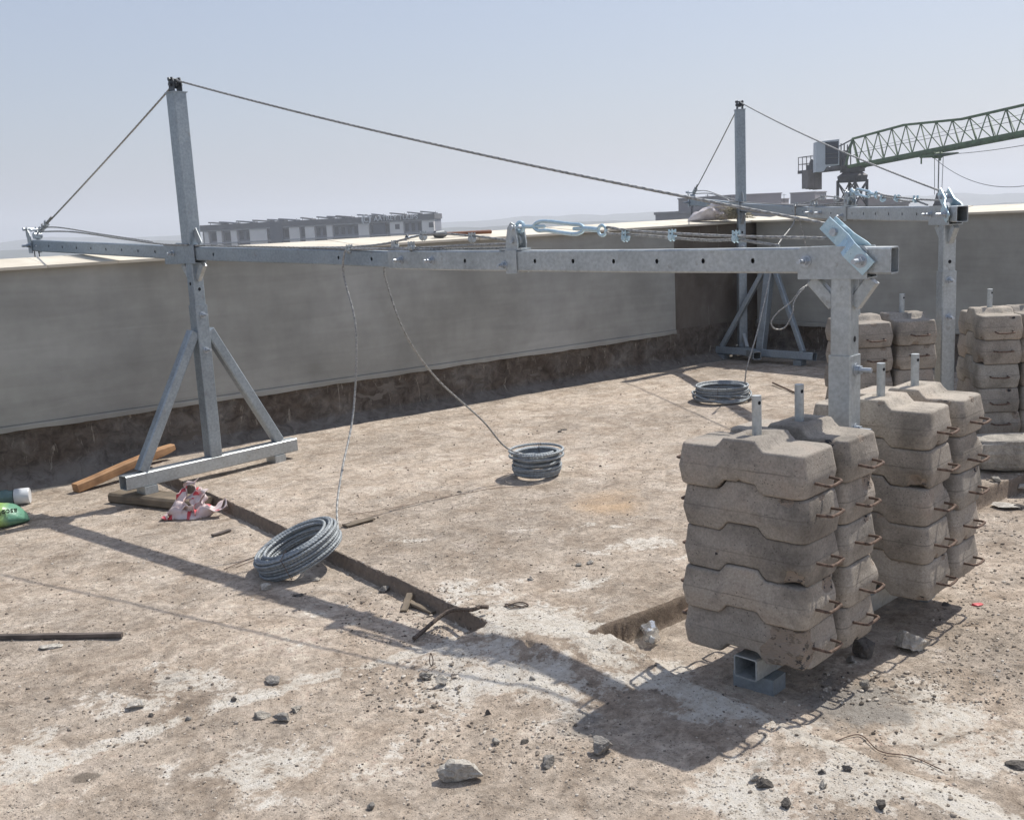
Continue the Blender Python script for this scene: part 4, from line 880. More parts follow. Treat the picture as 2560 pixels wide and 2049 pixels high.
a_, b_ = G(300, 1240, LOW+.03), G(492, 1268, LOW+.03); plankbox((a_[0], a_[1]+.03, LOW+.036), (b_[0]+.05, b_[1]+.02, LOW+.036), .17, .066, mat='old_timber', name='wooden_plank', label='weathered thick plank packed under the left foot of the near frame', cat='plank')
a_, b_ = GF(-60, 1600), GF(307, 1594); plankbox((a_.x, a_.y, a_.z+.014), (b_.x, b_.y, b_.z+.014), .022, .02, mat='stick', name='wooden_stick', label='long thin dark stick at the left edge of the floor', cat='stick')
a_, b_ = GF(862, 1318), GF(932, 1300); plankbox((a_.x, a_.y, a_.z+.01), (b_.x, b_.y, b_.z+.012), .05, .012, mat='old_timber', name='wooden_offcut', label='flat pale wooden offcut behind the tilted coil', cat='offcut')
a_, b_ = GF(1015, 1510), GF(1085, 1535); plankbox((a_.x, a_.y, a_.z+.02), (b_.x, b_.y, b_.z+.006), .03, .012, mat='old_timber', name='wooden_offcut', label='thin broken wood strip at the foot of the slab edge', cat='offcut')
a_, b_ = GF(1010, 1530), GF(1025, 1505); plankbox((a_.x, a_.y, a_.z+.004), (b_.x, b_.y, b_.z+.04), .03, .012, mat='old_timber', name='wooden_offcut', label='small wood wedge standing by the broken strip', cat='offcut')
a_, b_ = GF(532, 1342), GF(575, 1328); plankbox((a_.x, a_.y, a_.z+.008), (b_.x, b_.y, b_.z+.008), .025, .012, mat='stick', name='wooden_offcut', label='short dark wood scrap in front of the striped tape heap', cat='offcut')
# bent reinforcing bar
p0, p1, p2, p3 = GF(1035, 1603), GF(1120, 1560), G(1180, 1523, .03), G(1220, 1517, .028)
m = MB(); pts = resample(spline([tuple(p0+Vector((0, 0, .012))), tuple(p1+Vector((0, 0, .055))), tuple(p2), tuple((p2+p3)/2+np.array([0, 0, .006])), tuple(p3)], 60), .006)
m.tube(pts, [.0085+(.0014 if (i % 3) == 0 else 0) for i in range(len(pts))], 10); one(m, 'bent_rebar', 'rebar', (0, 0, 0), 'rusty bent ribbed steel bar leaning on the near end of the slab edge', 'rebar', smooth=True)
m = MB(); a_, b_ = D(1932, 961, 8.2), GF(1990, 985); a_ = np.array(GF(1932, 962)); m.tube(resample([a_+[0, 0, .02], np.array(b_)+[0, 0, .01]], .02), .008, 8); one(m, 'steel_rod', 'rust', (0, 0, 0), 'short rusty rod lying right of the farthest coil', 'rod', smooth=True)
def squiggle(name, ptsl, r, mat, label, cat, lift=.006):
    m = MB(); P = [np.array(GF(*p))+[0, 0, lift] for p in ptsl]; m.tube(resample(spline(P, 60), .01), r, 6); one(m, name, mat, (0, 0, 0), label, cat, smooth=True)
squiggle('binding_wire', [(870, 1290), (1000, 1268), (1150, 1238), (1240, 1222), (1330, 1218)], .0014, 'rust', 'thin rusty wire stretched from the tilted coil to the upright coil', 'wire')
squiggle('binding_wire', [(560, 1425), (620, 1400), (650, 1390), (640, 1400), (590, 1420)], .002, 'rust', 'thin tie wire trailing left of the tilted coil', 'wire')
squiggle('binding_wire', [(1260, 1518), (1300, 1508), (1320, 1516), (1280, 1522), (1265, 1512), (1310, 1520)], .0035, 'rebar', 'small tangle of dark tying wire on the upper slab', 'wire')
squiggle('binding_wire', [(2090, 1850), (2150, 1840), (2200, 1880), (2280, 1895), (2360, 1930)], .002, 'rust', 'loose thin wire on the ground at the lower right', 'wire')
m = MB(); p = GF(1078, 1665); m.tube(spline([(p.x, p.y, p.z), (p.x-.006, p.y, p.z+.022), (p.x+.004, p.y+.004, p.z+.05), (p.x+.010, p.y, p.z+.024), (p.x+.004, p.y, p.z)], 24), .002, 6); one(m, 'wire_loop', 'rust', (0, 0, 0), 'little upright wire loop above the two paired stones', 'wire', smooth=True)
# long pale stone beam on the right and the pallet edge under the far stacks
p = GF(2470, 1190); m = rock_mb((.52, .17, .125), 77, facets=0, sub=4)
m.v = [(math.copysign(abs(x/.52)**.35*.46, x), math.copysign(abs(y/.17)**.5*.13, y), max(min(z, .20), 0)) for x, y, z in m.v]
q = p+Vector(RGT)*.36+Vector(FWD)*.10; one(m, 'stone_block', 'stone_slab', (q.x, q.y, q.z), 'long pale rough concrete block lying behind the right-hand near stack', 'concrete block', rz=azR-.10)
# plastic bottle (clear, crushed)
def clear():
    a = N('clear_plastic'); a.b.inputs['Transmission Weight'].default_value = .85; a.b.inputs['IOR'].default_value = 1.12; f = a.noise(40, 4); MT['clear'] = a.set((.78, .80, .80), .22, 0, a.bump(f, .8, .006))
clear()
def lathe(m, prof, ax0, d, n=20, squash=None):
    d = Vector(d).normalized(); u = Vector((0, 0, 1)); s = d.cross(u).normalized(); u = s.cross(d); vs = []
    for x, r in prof:
        for k in range(n):
            t = 2*math.pi*k/n; rr = r*(1+(squash or 0)*mn.noise(Vector((x*30, math.cos(t)*1.5, math.sin(t)*1.5)))); vs.append(Vector(ax0)+d*x+s*rr*math.cos(t)+u*rr*math.sin(t))
    q = len(prof); m.add(vs, [(i*n+k, i*n+(k+1) % n, (i+1)*n+(k+1) % n, (i+1)*n+k) for i in range(q-1) for k in range(n)]+[tuple(range(n))[::-1], tuple(range((q-1)*n, q*n))]); return m
p = GF(1628, 1606); dv = (-FWD*.8-RGT*.05); r = empty('plastic_bottle', p, 0, 'crushed clear plastic bottle at the end of the right slab edge', 'bottle')
m = lathe(MB(), [(0, .02), (.01, .032), (.05, .036), (.075, .028), (.095, .035), (.115, .024), (.128, .012), (.14, .012)], (-dv[0]*.1, -dv[1]*.1, .036), dv, squash=.55); m.build('bottle_body', 'clear', r, True)
m = lathe(MB(), [(0, .011), (.014, .0115)], (dv[0]*.045, dv[1]*.045, .030), dv); m.build('cap', 'white_plastic', r, True)
# striped barrier tape heap
def tape():
    a = N('striped_tape'); v = a.attr('u'); w = a.math('FRACT', a.math('MULTIPLY', v, 6.)); red = a.ramp(w, (.0, 0), (.02, 1), (.13, 1), (.15, 0), interp='CONSTANT')
    f = a.noise(18, 4); c = a.mix(a.ramp(f, (.4, 0), (.65, .6)), (.66, .57, .56), (.62, .44, .42)); MT['tape'] = a.set(a.mix(a.math('MULTIPLY', red, a.ramp(f, (.35, .3), (.5, 1))), c, (.55, .05, .07)), .5, 0, a.bump(f, .4, .004))
tape()
p = GF(480, 1290); root = empty('barrier_tape', p, 0, 'crumpled pink and white tape with red stripes heaped against the slab edge', 'tape')
def ribbon(pts, wv, k):
    P = spline(pts, 70); n = len(P); vs = []; U = []; L = 0
    for i, q in enumerate(P):
        t = i/n; ww = Vector(wv).normalized(); ang = 1.1*math.sin(t*9+k)+mn.noise(Vector((t*7, k, 0)))*1.2
        T = Vector(P[min(i+1, n-1)]-P[max(i-1, 0)]).normalized(); ww = (Matrix.Rotation(ang, 3, T) @ ww)
        if i: L += np.linalg.norm(P[i]-P[i-1])
        for s in (-1, -.4, .3, 1): o_ = Vector(q)+ww*s*.038+Vector((0, 0, .008*math.sin(s*3+t*20))); o_.z = max(o_.z, .002+abs(s)*.002); vs.append(o_); U.append(L)
    me = bpy.data.meshes.new('tape_fold'); me.from_pydata([tuple(v) for v in vs], [], [(i*4+j, i*4+j+1, (i+1)*4+j+1, (i+1)*4+j) for i in range(n-1) for j in range(3)]); at = me.attributes.new('u', 'FLOAT', 'POINT'); at.data.foreach_set('value', U); me.materials.append(MT['tape']); me.polygons.foreach_set('use_smooth', [True]*len(me.polygons))
    o = bpy.data.objects.new('tape_fold', me); COL.objects.link(o); o.parent = root; md = o.modifiers.new('s', 'SOLIDIFY'); md.thickness = .0012
RV, FV = RGT, FWD
def L3(r, f, z): v = RV*r+FV*f; return (v[0], v[1], z)
ribbon([L3(-.17, -.05, .01), L3(-.10, -.06, .035), L3(0, -.07, .02), L3(.10, -.06, .03), L3(.19, -.04, .05), L3(.21, .02, .07)], L3(.1, -.3, 1), 1)
ribbon([L3(-.14, 0, .02), L3(-.07, .03, .09), L3(-.02, .05, .19), L3(.03, .03, .20), L3(.03, 0, .10), L3(.07, -.01, .04)], L3(1, .2, .2), 2)
ribbon([L3(-.10, -.02, .02), L3(-.03, 0, .10), L3(.04, .02, .14), L3(.09, .0, .13), L3(.08, -.02, .06), L3(.14, -.03, .05), L3(.20, -.02, .075)], L3(.3, .2, 1), 3)
ribbon([L3(-.06, .02, .16), L3(-.04, -.02, .08), L3(0, -.05, .05), L3(.05, -.03, .09), L3(.08, .02, .15)], L3(.6, .2, .5), 5)
ribbon([L3(-.12, -.05, .02), L3(-.05, -.04, .07), L3(.03, -.05, .05), L3(.12, -.04, .03)], L3(.1, 1, .4), 6)
# jar with a white lid, and the green bag with lettering
p = GF(40, 1262); dv = (RGT*.97+FWD*.25); r = empty('plastic_jar', p, 0, 'teal plastic container with a pale round end lying at the left edge', 'container')
m = lathe(MB(), [(0, .05), (.10, .052), (.13, .055), (.15, .046), (.175, .046)], (-dv[0]*.18, -dv[1]*.18, .055), dv, 28, .06); m.build('container_body', 'teal_plastic', r, True)
m = lathe(MB(), [(0, .0505), (.004, .053), (.085, .053), (.092, .049)], (-.0, -.0, .055), dv, 32); m.build('lid', 'white_plastic', r, True)
def green():
    a = N('green_bag'); f = a.noise(7, 4); g = a.n('SeparateXYZ'); a.l(a.co(), g.inputs[0]); c = a.ramp(f, (.35, (.26, .42, .08)), (.55, (.50, .68, .18)), (.7, (.62, .78, .34)))
    k = a.ramp(g.outputs[0], (.0, 0), (.06, 1)); MT['green_bag'] = a.set(a.mix(k, c, (.13, .30, .20)), .35, 0, a.bump(a.noise(14, 4), .5, .02))
green()
p = GF(6, 1312); root = empty('plastic_sack', p, azR+.30, 'bright green crumpled plastic sack with dark printed letters at the left edge', 'sack')
m = MB(); n, q = 40, 26; vs = []
for i in range(n+1):
    x = -.34+.50*i/n; e = max(0., min(1, (.16-x)/.13)); e = e**.6
    for k in range(q):
        t = 2*math.pi*k/q; w = mn.noise(Vector((x*9, math.cos(t)*1.6, math.sin(t)*1.6))); hh = .075*e*(1+.25*w); yy = .14*e*(1+.1*w)
        vs.append((x, yy*math.cos(t), hh*.9+hh*math.sin(t)*1.0+ (1-e)*.012))
m.add(vs, [(i*q+k, i*q+(k+1) % q, (i+1)*q+(k+1) % q, (i+1)*q+k) for i in range(n) for k in range(q)]+[tuple(range(q))[::-1], tuple(range(n*q, n*q+q))]); sack = m.build('sack_body', 'green_bag', root, True)
def text(body, size, mat, parent, loc, rot, ext=.0006, name='lettering', shear=0, sx=1):
    cu = bpy.data.curves.new(name, 'FONT'); cu.body = body; cu.size = size; cu.extrude = ext; cu.align_x = 'CENTER'; cu.align_y = 'CENTER'
    t = bpy.data.objects.new(name, cu); COL.objects.link(t); bpy.context.view_layer.update(); dg = bpy.context.evaluated_depsgraph_get(); me = bpy.data.meshes.new_from_object(t.evaluated_get(dg)); bpy.data.objects.remove(t)
    me.materials.clear(); me.materials.append(MT[mat]); o = bpy.data.objects.new(name, me); COL.objects.link(o); o.parent = parent; o.location = loc; o.rotation_euler = rot; o.scale = (sx, 1, 1); return o
text('ascolite', .05, 'ink', root, (.035, -.116, .106), (R(-50), 0, math.pi), .004)
# small red scrap
p = GF(2440, 1512); m = rock_mb((.032, .02, .006), 91, facets=4, sub=2); one(m, 'plastic_scrap', 'red_plastic', p, 'small red plastic scrap on the ground right of the near weights', 'scrap', rz=azR)

# ------------------------------------------------------------------ on the coping
def cop(px, py, w=.25): 
    d = ray(px, py); t = (WY+w-EYE[1])/d[1]; x = EYE[0]+d[0]*t; return Vector((x, WY+w, CB+.02+(w+.045)*.092))
def hammer():
    a, b = cop(1085, 585, .12), cop(1238, 585, .12); r = empty('hammer', a, 0, 'hammer with a dark head and brown wooden handle on the long wall coping', 'hammer'); d = b-a
    m = lathe(MB(), [(0, .018), (.01, .03), (.09, .034), (.12, .026), (.13, .016)], (0, 0, .034), d); m.build('hammer_head', 'dark_steel', r, True)
    m = MB(); m.cyl((d.normalized()*.12)+Vector((0, 0, .034)), d.normalized()*.62+Vector((0, 0, .028)), .014, 12, .018); m.build('wooden_handle', 'handle_wood', r, True)
hammer()
a, b = cop(1018, 590, .10), cop(1078, 583, .16); r = empty('spanner', a, 0, 'silver open-ended spanner lying left of the hammer on the coping', 'spanner'); d = b-a
m = MB(); m.tube(spline([(0, 0, .02), tuple(d*.5+Vector((0, 0, .03))), tuple(d*1.3+Vector((0, 0, .025)))], 20), .010, 8); m.build('shank', 'zinc', r, True)
m = MB(); m.tube(spline([tuple(d*-.08+Vector((0, -.02, .03))), tuple(d*-.02+Vector((0, .0, .02))), tuple(d*.08+Vector((0, .03, .035)))], 14), .014, 8); m.build('jaw', 'dark_steel', r, True)
# white sack with straw
def straw_sack():
    c = Vector(D(1795, 548, 11.55)); c.z = CB+.045; r = empty('torn_sack', c, azR, 'torn white sack spilling straw on the coping under the far beam', 'sack')
    m = MB(); n, q = 34, 22; vs = []
    for i in range(n+1):
        t_ = i/n; x = -.33+.42*t_; e = math.sin(min(1, t_*1.25)*math.pi/2)**.8*(1 if t_ < .85 else 1-(t_-.85)*1.5)
        for k in range(q):
            t = 2*math.pi*k/q; w = mn.noise(Vector((x*7, math.cos(t)*1.6, math.sin(t)*1.6))); hh = .085*e*(1+.5*w)+.004; vs.append((x, .13*e*(1+.3*w)*math.cos(t), hh+hh*math.sin(t)))
    m.add(vs, [(i*q+k, i*q+(k+1) % q, (i+1)*q+(k+1) % q, (i+1)*q+k) for i in range(n) for k in range(q)]+[tuple(range(q))[::-1], tuple(range(n*q, n*q+q))])
    a = N('sack_cloth'); f = a.noise(9, 5); MT['sack_cloth'] = a.set(a.ramp(f, (.3, (.38, .34, .34)), (.6, (.62, .58, .58))), .7, 0, a.bump(f, .8, .02)); m.build('sack_cloth', 'sack_cloth', r, True)
    m = MB(); rs = random.Random(4)
    for _ in range(330):
        x, y, z = rs.uniform(-.05, .30), rs.uniform(-.12, .10), rs.uniform(.01, .15)*(1-.3*rs.random()); l = rs.uniform(.07, .17); an = rs.uniform(0, 6.28); e = rs.gauss(0, .35); dx, dy, dz = math.cos(an)*l, math.sin(an)*l*.5, e*l*.5
        z = min(z, .17-.35*max(0, x-.1)); m.tube(spline([(x-dx, y-dy, max(.004, z-dz-.01)), (x, y, max(.006, z+.012)), (x+dx, y+dy, max(.004, z+dz-.01))], 6), .0022, 4)
    m.build('straw', 'straw', r)
straw_sack()

# ------------------------------------------------------------------ far buildings
simple('wall_pale', (.74, .70, .67), .9, 0, .06, .3); simple('floor_line', (.34, .34, .36), .9, 0, .06, .3); simple('wall_dim', (.27, .25, .255), .9, 0, .08, .3); simple('wall_brown', (.24, .21, .20), .9, 0, .06, .3)
simple('window_dark', (.03, .033, .045), .4, 0, .1, 1); simple('panel', (.05, .06, .085), .3, 0, .1, 1); simple('bay', (.20, .21, .25), .8, 0, .1, 1); simple('band', (.10, .10, .11), .8, 0, .1, 1); simple('sign_white', (.62, .63, .65), .7, 0, .02, 1)
ZG = -36.
def tower_block():
    a, b = D(498, 556, 262), D(1083, 533, 258); a[2] = b[2] = 4.6; d = Vector(b-a); d.z = 0; L = d.length; rz = math.atan2(d.y, d.x)
    r = empty('apartment_building', (a[0], a[1], ZG), rz, 'long pale apartment building with roof panels and a lettered sign, left of centre', 'building'); top = 3.7-ZG; TOPV = top
    # local: x along, y away from viewer (left of d), z up
    sgn = 1 if (Vector((-d.y, d.x, 0)).dot(Vector(FWD)) > 0) else -1
    def bx(m, x0, x1, y0, y1, z0, z1): m.box((x0, min(sgn*y0, sgn*y1), z0), (x1, max(sgn*y0, sgn*y1), z1))
    fl = [top-.75-3.05*k for k in range(12)]
    bays = [(0, .9), (1.9, 4.0), (5.2, 7.5), (9.0, 12.2), (16.5, 22.0), (24.5, 25.9), (28.2, 31.2), (32.6, 39.0), (41.6, 46.7), (50.0, 54.5)]
    m = MB(); bx(m, 0, L, 1.6, 14, 0, top); m.build('core', 'bay', r)
    m = MB(); x = 0
    for b0, b1 in bays+[(L, L)]:
        if b0 > x+.05: bx(m, x, b0, 0, 1.65, 0, top)
        x = b1
    m.build('facade', 'wall_pale', r)
    m = MB()
    for z in fl: bx(m, -.15, L+.15, -.18, 1.7, z-.28, z)
    m.build('floor_band', 'floor_line', r); m = MB()
    bx(m, -.3, L+.3, -.35, 14.2, top-.75, top+.55); m.build('roof_fascia', 'band', r)
    pr = None
    for k in range(3):
        for b0, b1 in bays:
            n = max(1, int((b1-b0)/1.4))
            for j in range(n):
                x0 = b0+(b1-b0)*(j+.18)/n; x1 = b0+(b1-b0)*(j+.75)/n; m = MB(); bx(m, x0, x1, 1.52, 1.62, fl[k]-2.6, fl[k]-.75); m.build('window', 'window_dark', r)
        for xx in (48.0, 47.9-31, 43.9+12.3, 57.0-.5):
            if xx < L-1.2: m = MB(); bx(m, xx, xx+1.1, -.03, .1, fl[k]-2.0, fl[k]-.8); m.build('window', 'window_dark', r)
    m = MB(); bx(m, 17.5, 20.5, -.5, .2, top-39, top+.6); m.build('blue_panel', 'panel', r); m = MB(); bx(m, 42.6, 45.6, 0.3, 1.5, top-39, top-.8); m.build('blue_panel', 'panel', r)
    rs = random.Random(5)
    for k, x in enumerate((1.5, 4.2, 8.5, 12.5, 16.2, 19.0, 24.5, 28.5, 31.0, 33.2, 38.5, 42.0, 46.5, 50.8, 54.0)):
        m = MB(); w = rs.uniform(2.8, 4.6); m.add([(x, sgn*2, top+1.0), (x+w, sgn*2, top+.5), (x+w, sgn*6, top+.5), (x, sgn*6, top+1.0), (x, sgn*2, top+1.3), (x+w, sgn*2, top+.8), (x+w, sgn*6, top+.8), (x, sgn*6, top+1.3)], [(0,3,2,1),(4,5,6,7),(0,1,5,4),(1,2,6,5),(2,3,7,6),(3,0,4,7)])
        for q in (x+.2, x+w-.2): m.box((q, sgn*3-.05, top+.5), (q+.08, sgn*3+.05, top+1.1))
        m.build('roof_panel', 'panel' if k % 3 else 'band', r)
    s = empty('sign', (0, 0, 0)); s.parent = r; COL.objects.unlink(s); bpy.data.objects.remove(s)
    rot = (math.pi/2, 0, 0) if sgn > 0 else (math.pi/2, 0, math.pi)
    t = text('AATREY TULIPS', 1.55, 'sign_white', r, (48.4, -sgn*.55, top-.1), rot, .12, 'sign_lettering', sx=1.0)
    m = MB()
    for rr, t0, t1 in ((.95, -.25, 1.25), (.55, .25, 1.75)): m.tube([(41.2+rr*math.cos(t)*.9, -sgn*.6, top-.1+rr*math.sin(t)) for t in np.linspace(t0*math.pi, t1*math.pi, 24)], .12, 6)
    m.tube([(41.2+1.2*math.cos(t)*.9, -sgn*.6, top-.1+1.2*math.sin(t)) for t in np.linspace(0, 2*math.pi, 28)[:-1]], .09, 6, closed=True); m.build('sign_emblem', 'sign_white', r)
    m = MB()
    for x in np.arange(40.5, 47, .5): m.box((x, -.5, top-.9), (x+.07, -.4, top+.2))
    m.build('sign_frame', 'band', r)
tower_block()
def far_building(pa, pb, dist, ztop, depth, mat, label, rooms=(), win=(), stor=3.1):
    a, b = D(pa, 520, dist[0]), D(pb, 520, dist[1]); d = Vector((b[0]-a[0], b[1]-a[1], 0)); L = d.length; rz = math.atan2(d.y, d.x); r = empty('apartment_building', (a[0], a[1], ZG), rz, label, 'building'); top = ztop-ZG
    m = MB(); m.box((0, 0, 0), (L, depth, top)); m.build('walls', mat, r)
    m = MB(); m.box((-.15, -.15, top), (L+.15, depth+.15, top+.35)); m.build('parapet', mat, r)
    for x0, x1, h in rooms:
        m = MB(); m.box((L*x0, 1, top+.35), (L*x1, depth*.7, top+.35+h)); m.box((L*x0-.1, .9, top+.35+h), (L*x1+.1, depth*.7+.1, top+.5+h)); m.build('stair_room', mat, r)
    for k in range(3):
        for x0, x1 in win:
            m = MB(); z = top-.8-stor*k; m.box((L*x0, -.05, z-1.5), (L*x1, .1, z)); m.build('window', 'window_dark', r)
            m = MB(); m.box((L*x0-.1, -.25, z-1.62), (L*x1+.1, -.06, z-1.5)); m.build('window_sill', 'band', r)
    m = MB(); m.box((L*.45, 2, top+.3), (L*.45+.06, 2.06, top+2.4)); m.box((L*.45-.4, 2, top+2.2), (L*.45+.4, 2.05, top+2.25)); m.build('antenna', 'dark_steel', r)
far_building(1638, 1880, (152, 135), 1.35, 14, 'wall_dim', 'grey building behind the tip of the far beam', [(.2, .75, 1.6)], [(.1, .16), (.3, .42), (.5, .62), (.68, .8)])
far_building(1880, 2040, (170, 165), 1.15, 12, 'wall_dim', 'grey-brown building behind the far mast and its stay', [(.04, .36, 1.25), (.58, .96, 2.0)], [(.1, .2), (.45, .55), (.8, .9)])
far_building(2110, 2272, (150, 160), 1.05, 12, 'wall_brown', 'flat-roofed brown building below the crane', [(.3, .95, .8)], [(.2, .28), (.62, .72)])

# ------------------------------------------------------------------ crane
def crane():
    base = D(2131, 430, 80); A = D(2125, 418, 80); B = D(2560, 333, 62); u = Vector(B-A); u.z = 0; Lj = u.length; u.normalize(); side = Vector((-u.y, u.x, 0)); slope = (B[2]-A[2])/Lj
    r = empty('tower_crane', (base[0], base[1], ZG), 0, 'green jib tower crane with a grey mast rising beyond the wall', 'crane'); o0 = Vector((base[0], base[1], ZG)); zA = A[2]-ZG
    def P(s, w, h): return Vector((0, 0, zA))+u*s+side*w+Vector((0, 0, h+slope*s))
    # mast, square lattice seen corner on
    m = MB(); hw = .98; c = [Vector((x, y, 0)) for x, y in ((-hw,-hw),(hw,-hw),(hw,hw),(-hw,hw))]; rot = Matrix.Rotation(HEAD*-1+R(38), 3, 'Z'); c = [rot @ (v*.76) for v in c]; zt = zA-.95
    for v in c: m.prism(v, v+Vector((0, 0, zt)), .17)
    z = zt
    while z > 3:
        for i in range(4):
            p, q = c[i], c[(i+1) % 4]; m.prism(p+Vector((0,0,z)), q+Vector((0,0,z)), .09); m.prism(p+Vector((0,0,z-.1)), q+Vector((0,0,z-1.9)), .08); m.prism(q+Vector((0,0,z-.1)), p+Vector((0,0,z-1.9)), .08)
        z -= 2.0
    for k in range(30): m.prism((-.25, 0, zt-.35*k), (.25, 0, zt-.35*k), .03)
    m.build('mast', 'crane_grey', r)
    m = MB(); R1, R2 = 1.02, 1.08
    ring = lambda rad, z: [(rad*math.cos(t+.4), rad*math.sin(t+.4), z) for t in [2*math.pi*k/8 for k in range(8)]]
    for a_, b_, z0, z1 in ((1.0, 1.12, zt-.15, zt+.30), (1.12, .7, zt+.30, zt+.58), (.9, .9, zt+.58, zA-.1)):
        m.add(ring(a_, z0)+ring(b_, z1), [(i, (i+1) % 8, 8+(i+1) % 8, 8+i) for i in range(8)]+[tuple(range(8))[::-1], tuple(range(8, 16))])
    m.build('slewing_unit', 'crane_grey', r)
    # jib: two bottom chords, one top chord
    hs = [(0, 2.03), (.35*Lj, 2.12), (.68*Lj, 1.62), (Lj, 1.60), (1.6*Lj, 1.5)]; H = lambda s: float(np.interp(s, [q[0] for q in hs], [q[1] for q in hs])); E = Lj*1.35; n = 15; W = .6
    m = MB()
    for w in (-W, W): m.prism(P(-.6, w, 0), P(E, w, 0), .16, .24)
    for q0, q1 in zip(hs, hs[1:]): m.prism(P(q0[0], 0, q0[1]), P(min(q1[0], E), 0, H(min(q1[0], E))), .15)
    for k in range(n+1):
        s = E*k/n; s2 = E*(k+.5)/n; h = H(s)
        m.prism(P(s, -W, 0), P(s, W, 0), .07)
        for w in (-W, W):
            m.prism(P(s, w, 0), P(s, 0, h), .06)
            if k < n: m.prism(P(s, 0, h), P(E*(k+1)/n, w, 0), .052)
    for w in (-W, W): m.prism(P(0, w, 0), P(0, 0, 2.03), .14)
    m.build('jib', 'crane_green', r)
    m = MB(); m.prism(P(.5, 0, .95), P(E, 0, .75), .03); m.prism(P(2, 0, 1.1), P(E, 0, 1.1), .02); m.build('jib_rope', 'dark_steel', r)
    # rear deck, railing, cab, winch, ballast
    m = MB(); m.box((-.9, -6.6, -.12), (.9, .4, .12), Matrix.Translation(P(0, 0, 0)) @ Matrix.Rotation(math.atan2(u.y, u.x)-math.pi/2, 4, 'Z')); m.build('counter_jib', 'crane_grey', r)
    MX = Matrix.Translation(P(0, 0, 0)) @ Matrix.Rotation(math.atan2(u.y, u.x)-math.pi/2, 4, 'Z')
    m = MB()
    for x in (-.88, .88):
        for y in np.arange(-6.5, -3.8, .65): m.prism(MX @ Vector((x, y, .1)), MX @ Vector((x, y, 1.15)), .05)
        for z in (.6, 1.15): m.prism(MX @ Vector((x, -6.5, z)), MX @ Vector((x, -3.6, z)), .045)
    for z in (.6, 1.15): m.prism(MX @ Vector((-.88, -6.5, z)), MX @ Vector((.88, -6.5, z)), .045)
    m.build('railing', 'crane_grey', r)
    c0 = D(2042, 425, 79.0); c1_ = D(2098, 425, 78.8); cd = Vector(c1_-c0); cd.z = 0; wl = cd.length; MC = Matrix.Translation(Vector(c0)-o0) @ Matrix.Rotation(math.atan2(cd.y, cd.x), 4, 'Z'); zb = -.15
    cab = MB(); pf = [(-.05, .0), (-.02, 2.15), (wl, 2.25), (wl, .42), (wl*.45, .36), (wl*.3, .0)]; nn = len(pf)
    cab.add([MC @ Vector((x, 0, zb+z)) for x, z in pf]+[MC @ Vector((x, 1.4, zb+z)) for x, z in pf], [tuple(range(nn)), tuple(range(2*nn-1, nn-1, -1))]+[(i, (i+1) % nn, nn+(i+1) % nn, nn+i) for i in range(nn)]); cb = cab.build('cab', 'crane_white', r)
    g = MB(); g.box((wl*.38, -.04, zb+.5), (wl-.08, .02, zb+2.1), MC); g.build('cab_window', 'crane_glass', cb)
    g = MB(); [g.prism(MC @ Vector((wl*.38, -.06, zb+z)), MC @ Vector((wl-.05, -.06, zb+z)), .05) for z in (.95, 1.25, 1.75)]; g.build('window_bar', 'crane_grey', cb)
    m = MB(); m.cyl(MX @ Vector((-.5, -5.1, .55)), MX @ Vector((.5, -5.1, .55)), .38, 16); m.box((-.6, -5.8, .1), (.6, -4.4, .5), MX); m.build('winch', 'dark_steel', r); m = MB(); m.box((-.5, -2.6, .1), (.3, -1.6, 1.3), MX); m.build('control_box', 'dark_steel', r)
    m = MB()
    for k in range(4):
        p = P(-1.6+k*.45, 0, 0); m.prism(p+Vector((0, 0, .1)), p+Vector((0, 0, 1.9-.1*k)), .07)
    m.prism(P(-2, 0, 1.7), P(0, 0, 2.0), .08); m.prism(P(-1.7, 0, .3), P(0, 0, 2.0), .08); m.prism(P(-2, .4, .9), P(0, .4, .9), .05); m.build('pylon', 'crane_grey', r)
    m = MB(); q0, q1 = D(2018, 440, 84), D(2056, 440, 84); cd = Vector(q1-q0); cd.z = 0; MQ = Matrix.Translation(Vector(q0)-o0) @ Matrix.Rotation(math.atan2(cd.y, cd.x), 4, 'Z'); w = cd.length; zz = 0
    zb2 = D(2020, 475, 84)[2]-q0[2]; zt2 = D(2020, 425, 84)[2]-q0[2]
    for k in range(4): m.box((w*(.02+.24*k), 0, zb2+.04*(3-k)), (w*(.02+.24*k)+w*.225, 1.6, zt2), MQ)
    m.build('ballast', 'crane_block', r)
    # trolley, hoist ropes, hook
    st = .56*Lj; m = MB()
    for w in (-W, W): m.prism(P(st-1.0, w, -.32), P(st+1.0, w, -.32), .12)
    for s in (-1, 1): m.prism(P(st+s, -W-.1, -.32), P(st+s, W+.1, -.32), .1); m.prism(P(st+s, -W, -.75), P(st+s, -W, .1), .08)
    m.cyl(P(st-.15, -.3, -.3), P(st-.15, .3, -.3), .2, 12); m.build('trolley', 'crane_green', r)
    hb = D(2292, 520, 71); zh = hb[2]-ZG; m = MB()
    for s, w in ((-.25, -.15), (-.25, .15), (.25, -.15), (.25, .15)): p = P(st+s, w, -.3); q = P(st, 0, 0)+(p-P(st, 0, -.3))*.8; q.z = zh+.8; m.prism(p, q, .03)
    m.build('hoist_rope', 'dark_steel', r)
    m = MB(); q = P(st, 0, 0); m.cyl((q.x, q.y, zh+.9), (q.x, q.y, zh+.2), .10, 10, .26); m.cyl((q.x, q.y, zh+.2), (q.x, q.y, zh-.45), .30, 10, .34); m.tube([(q.x+.2*math.cos(t), q.y, zh-.75+.2*math.sin(t)) for t in np.linspace(1.57, -2.5, 12)], .06, 6); m.build('hook_block', 'crane_grey', r)
crane()
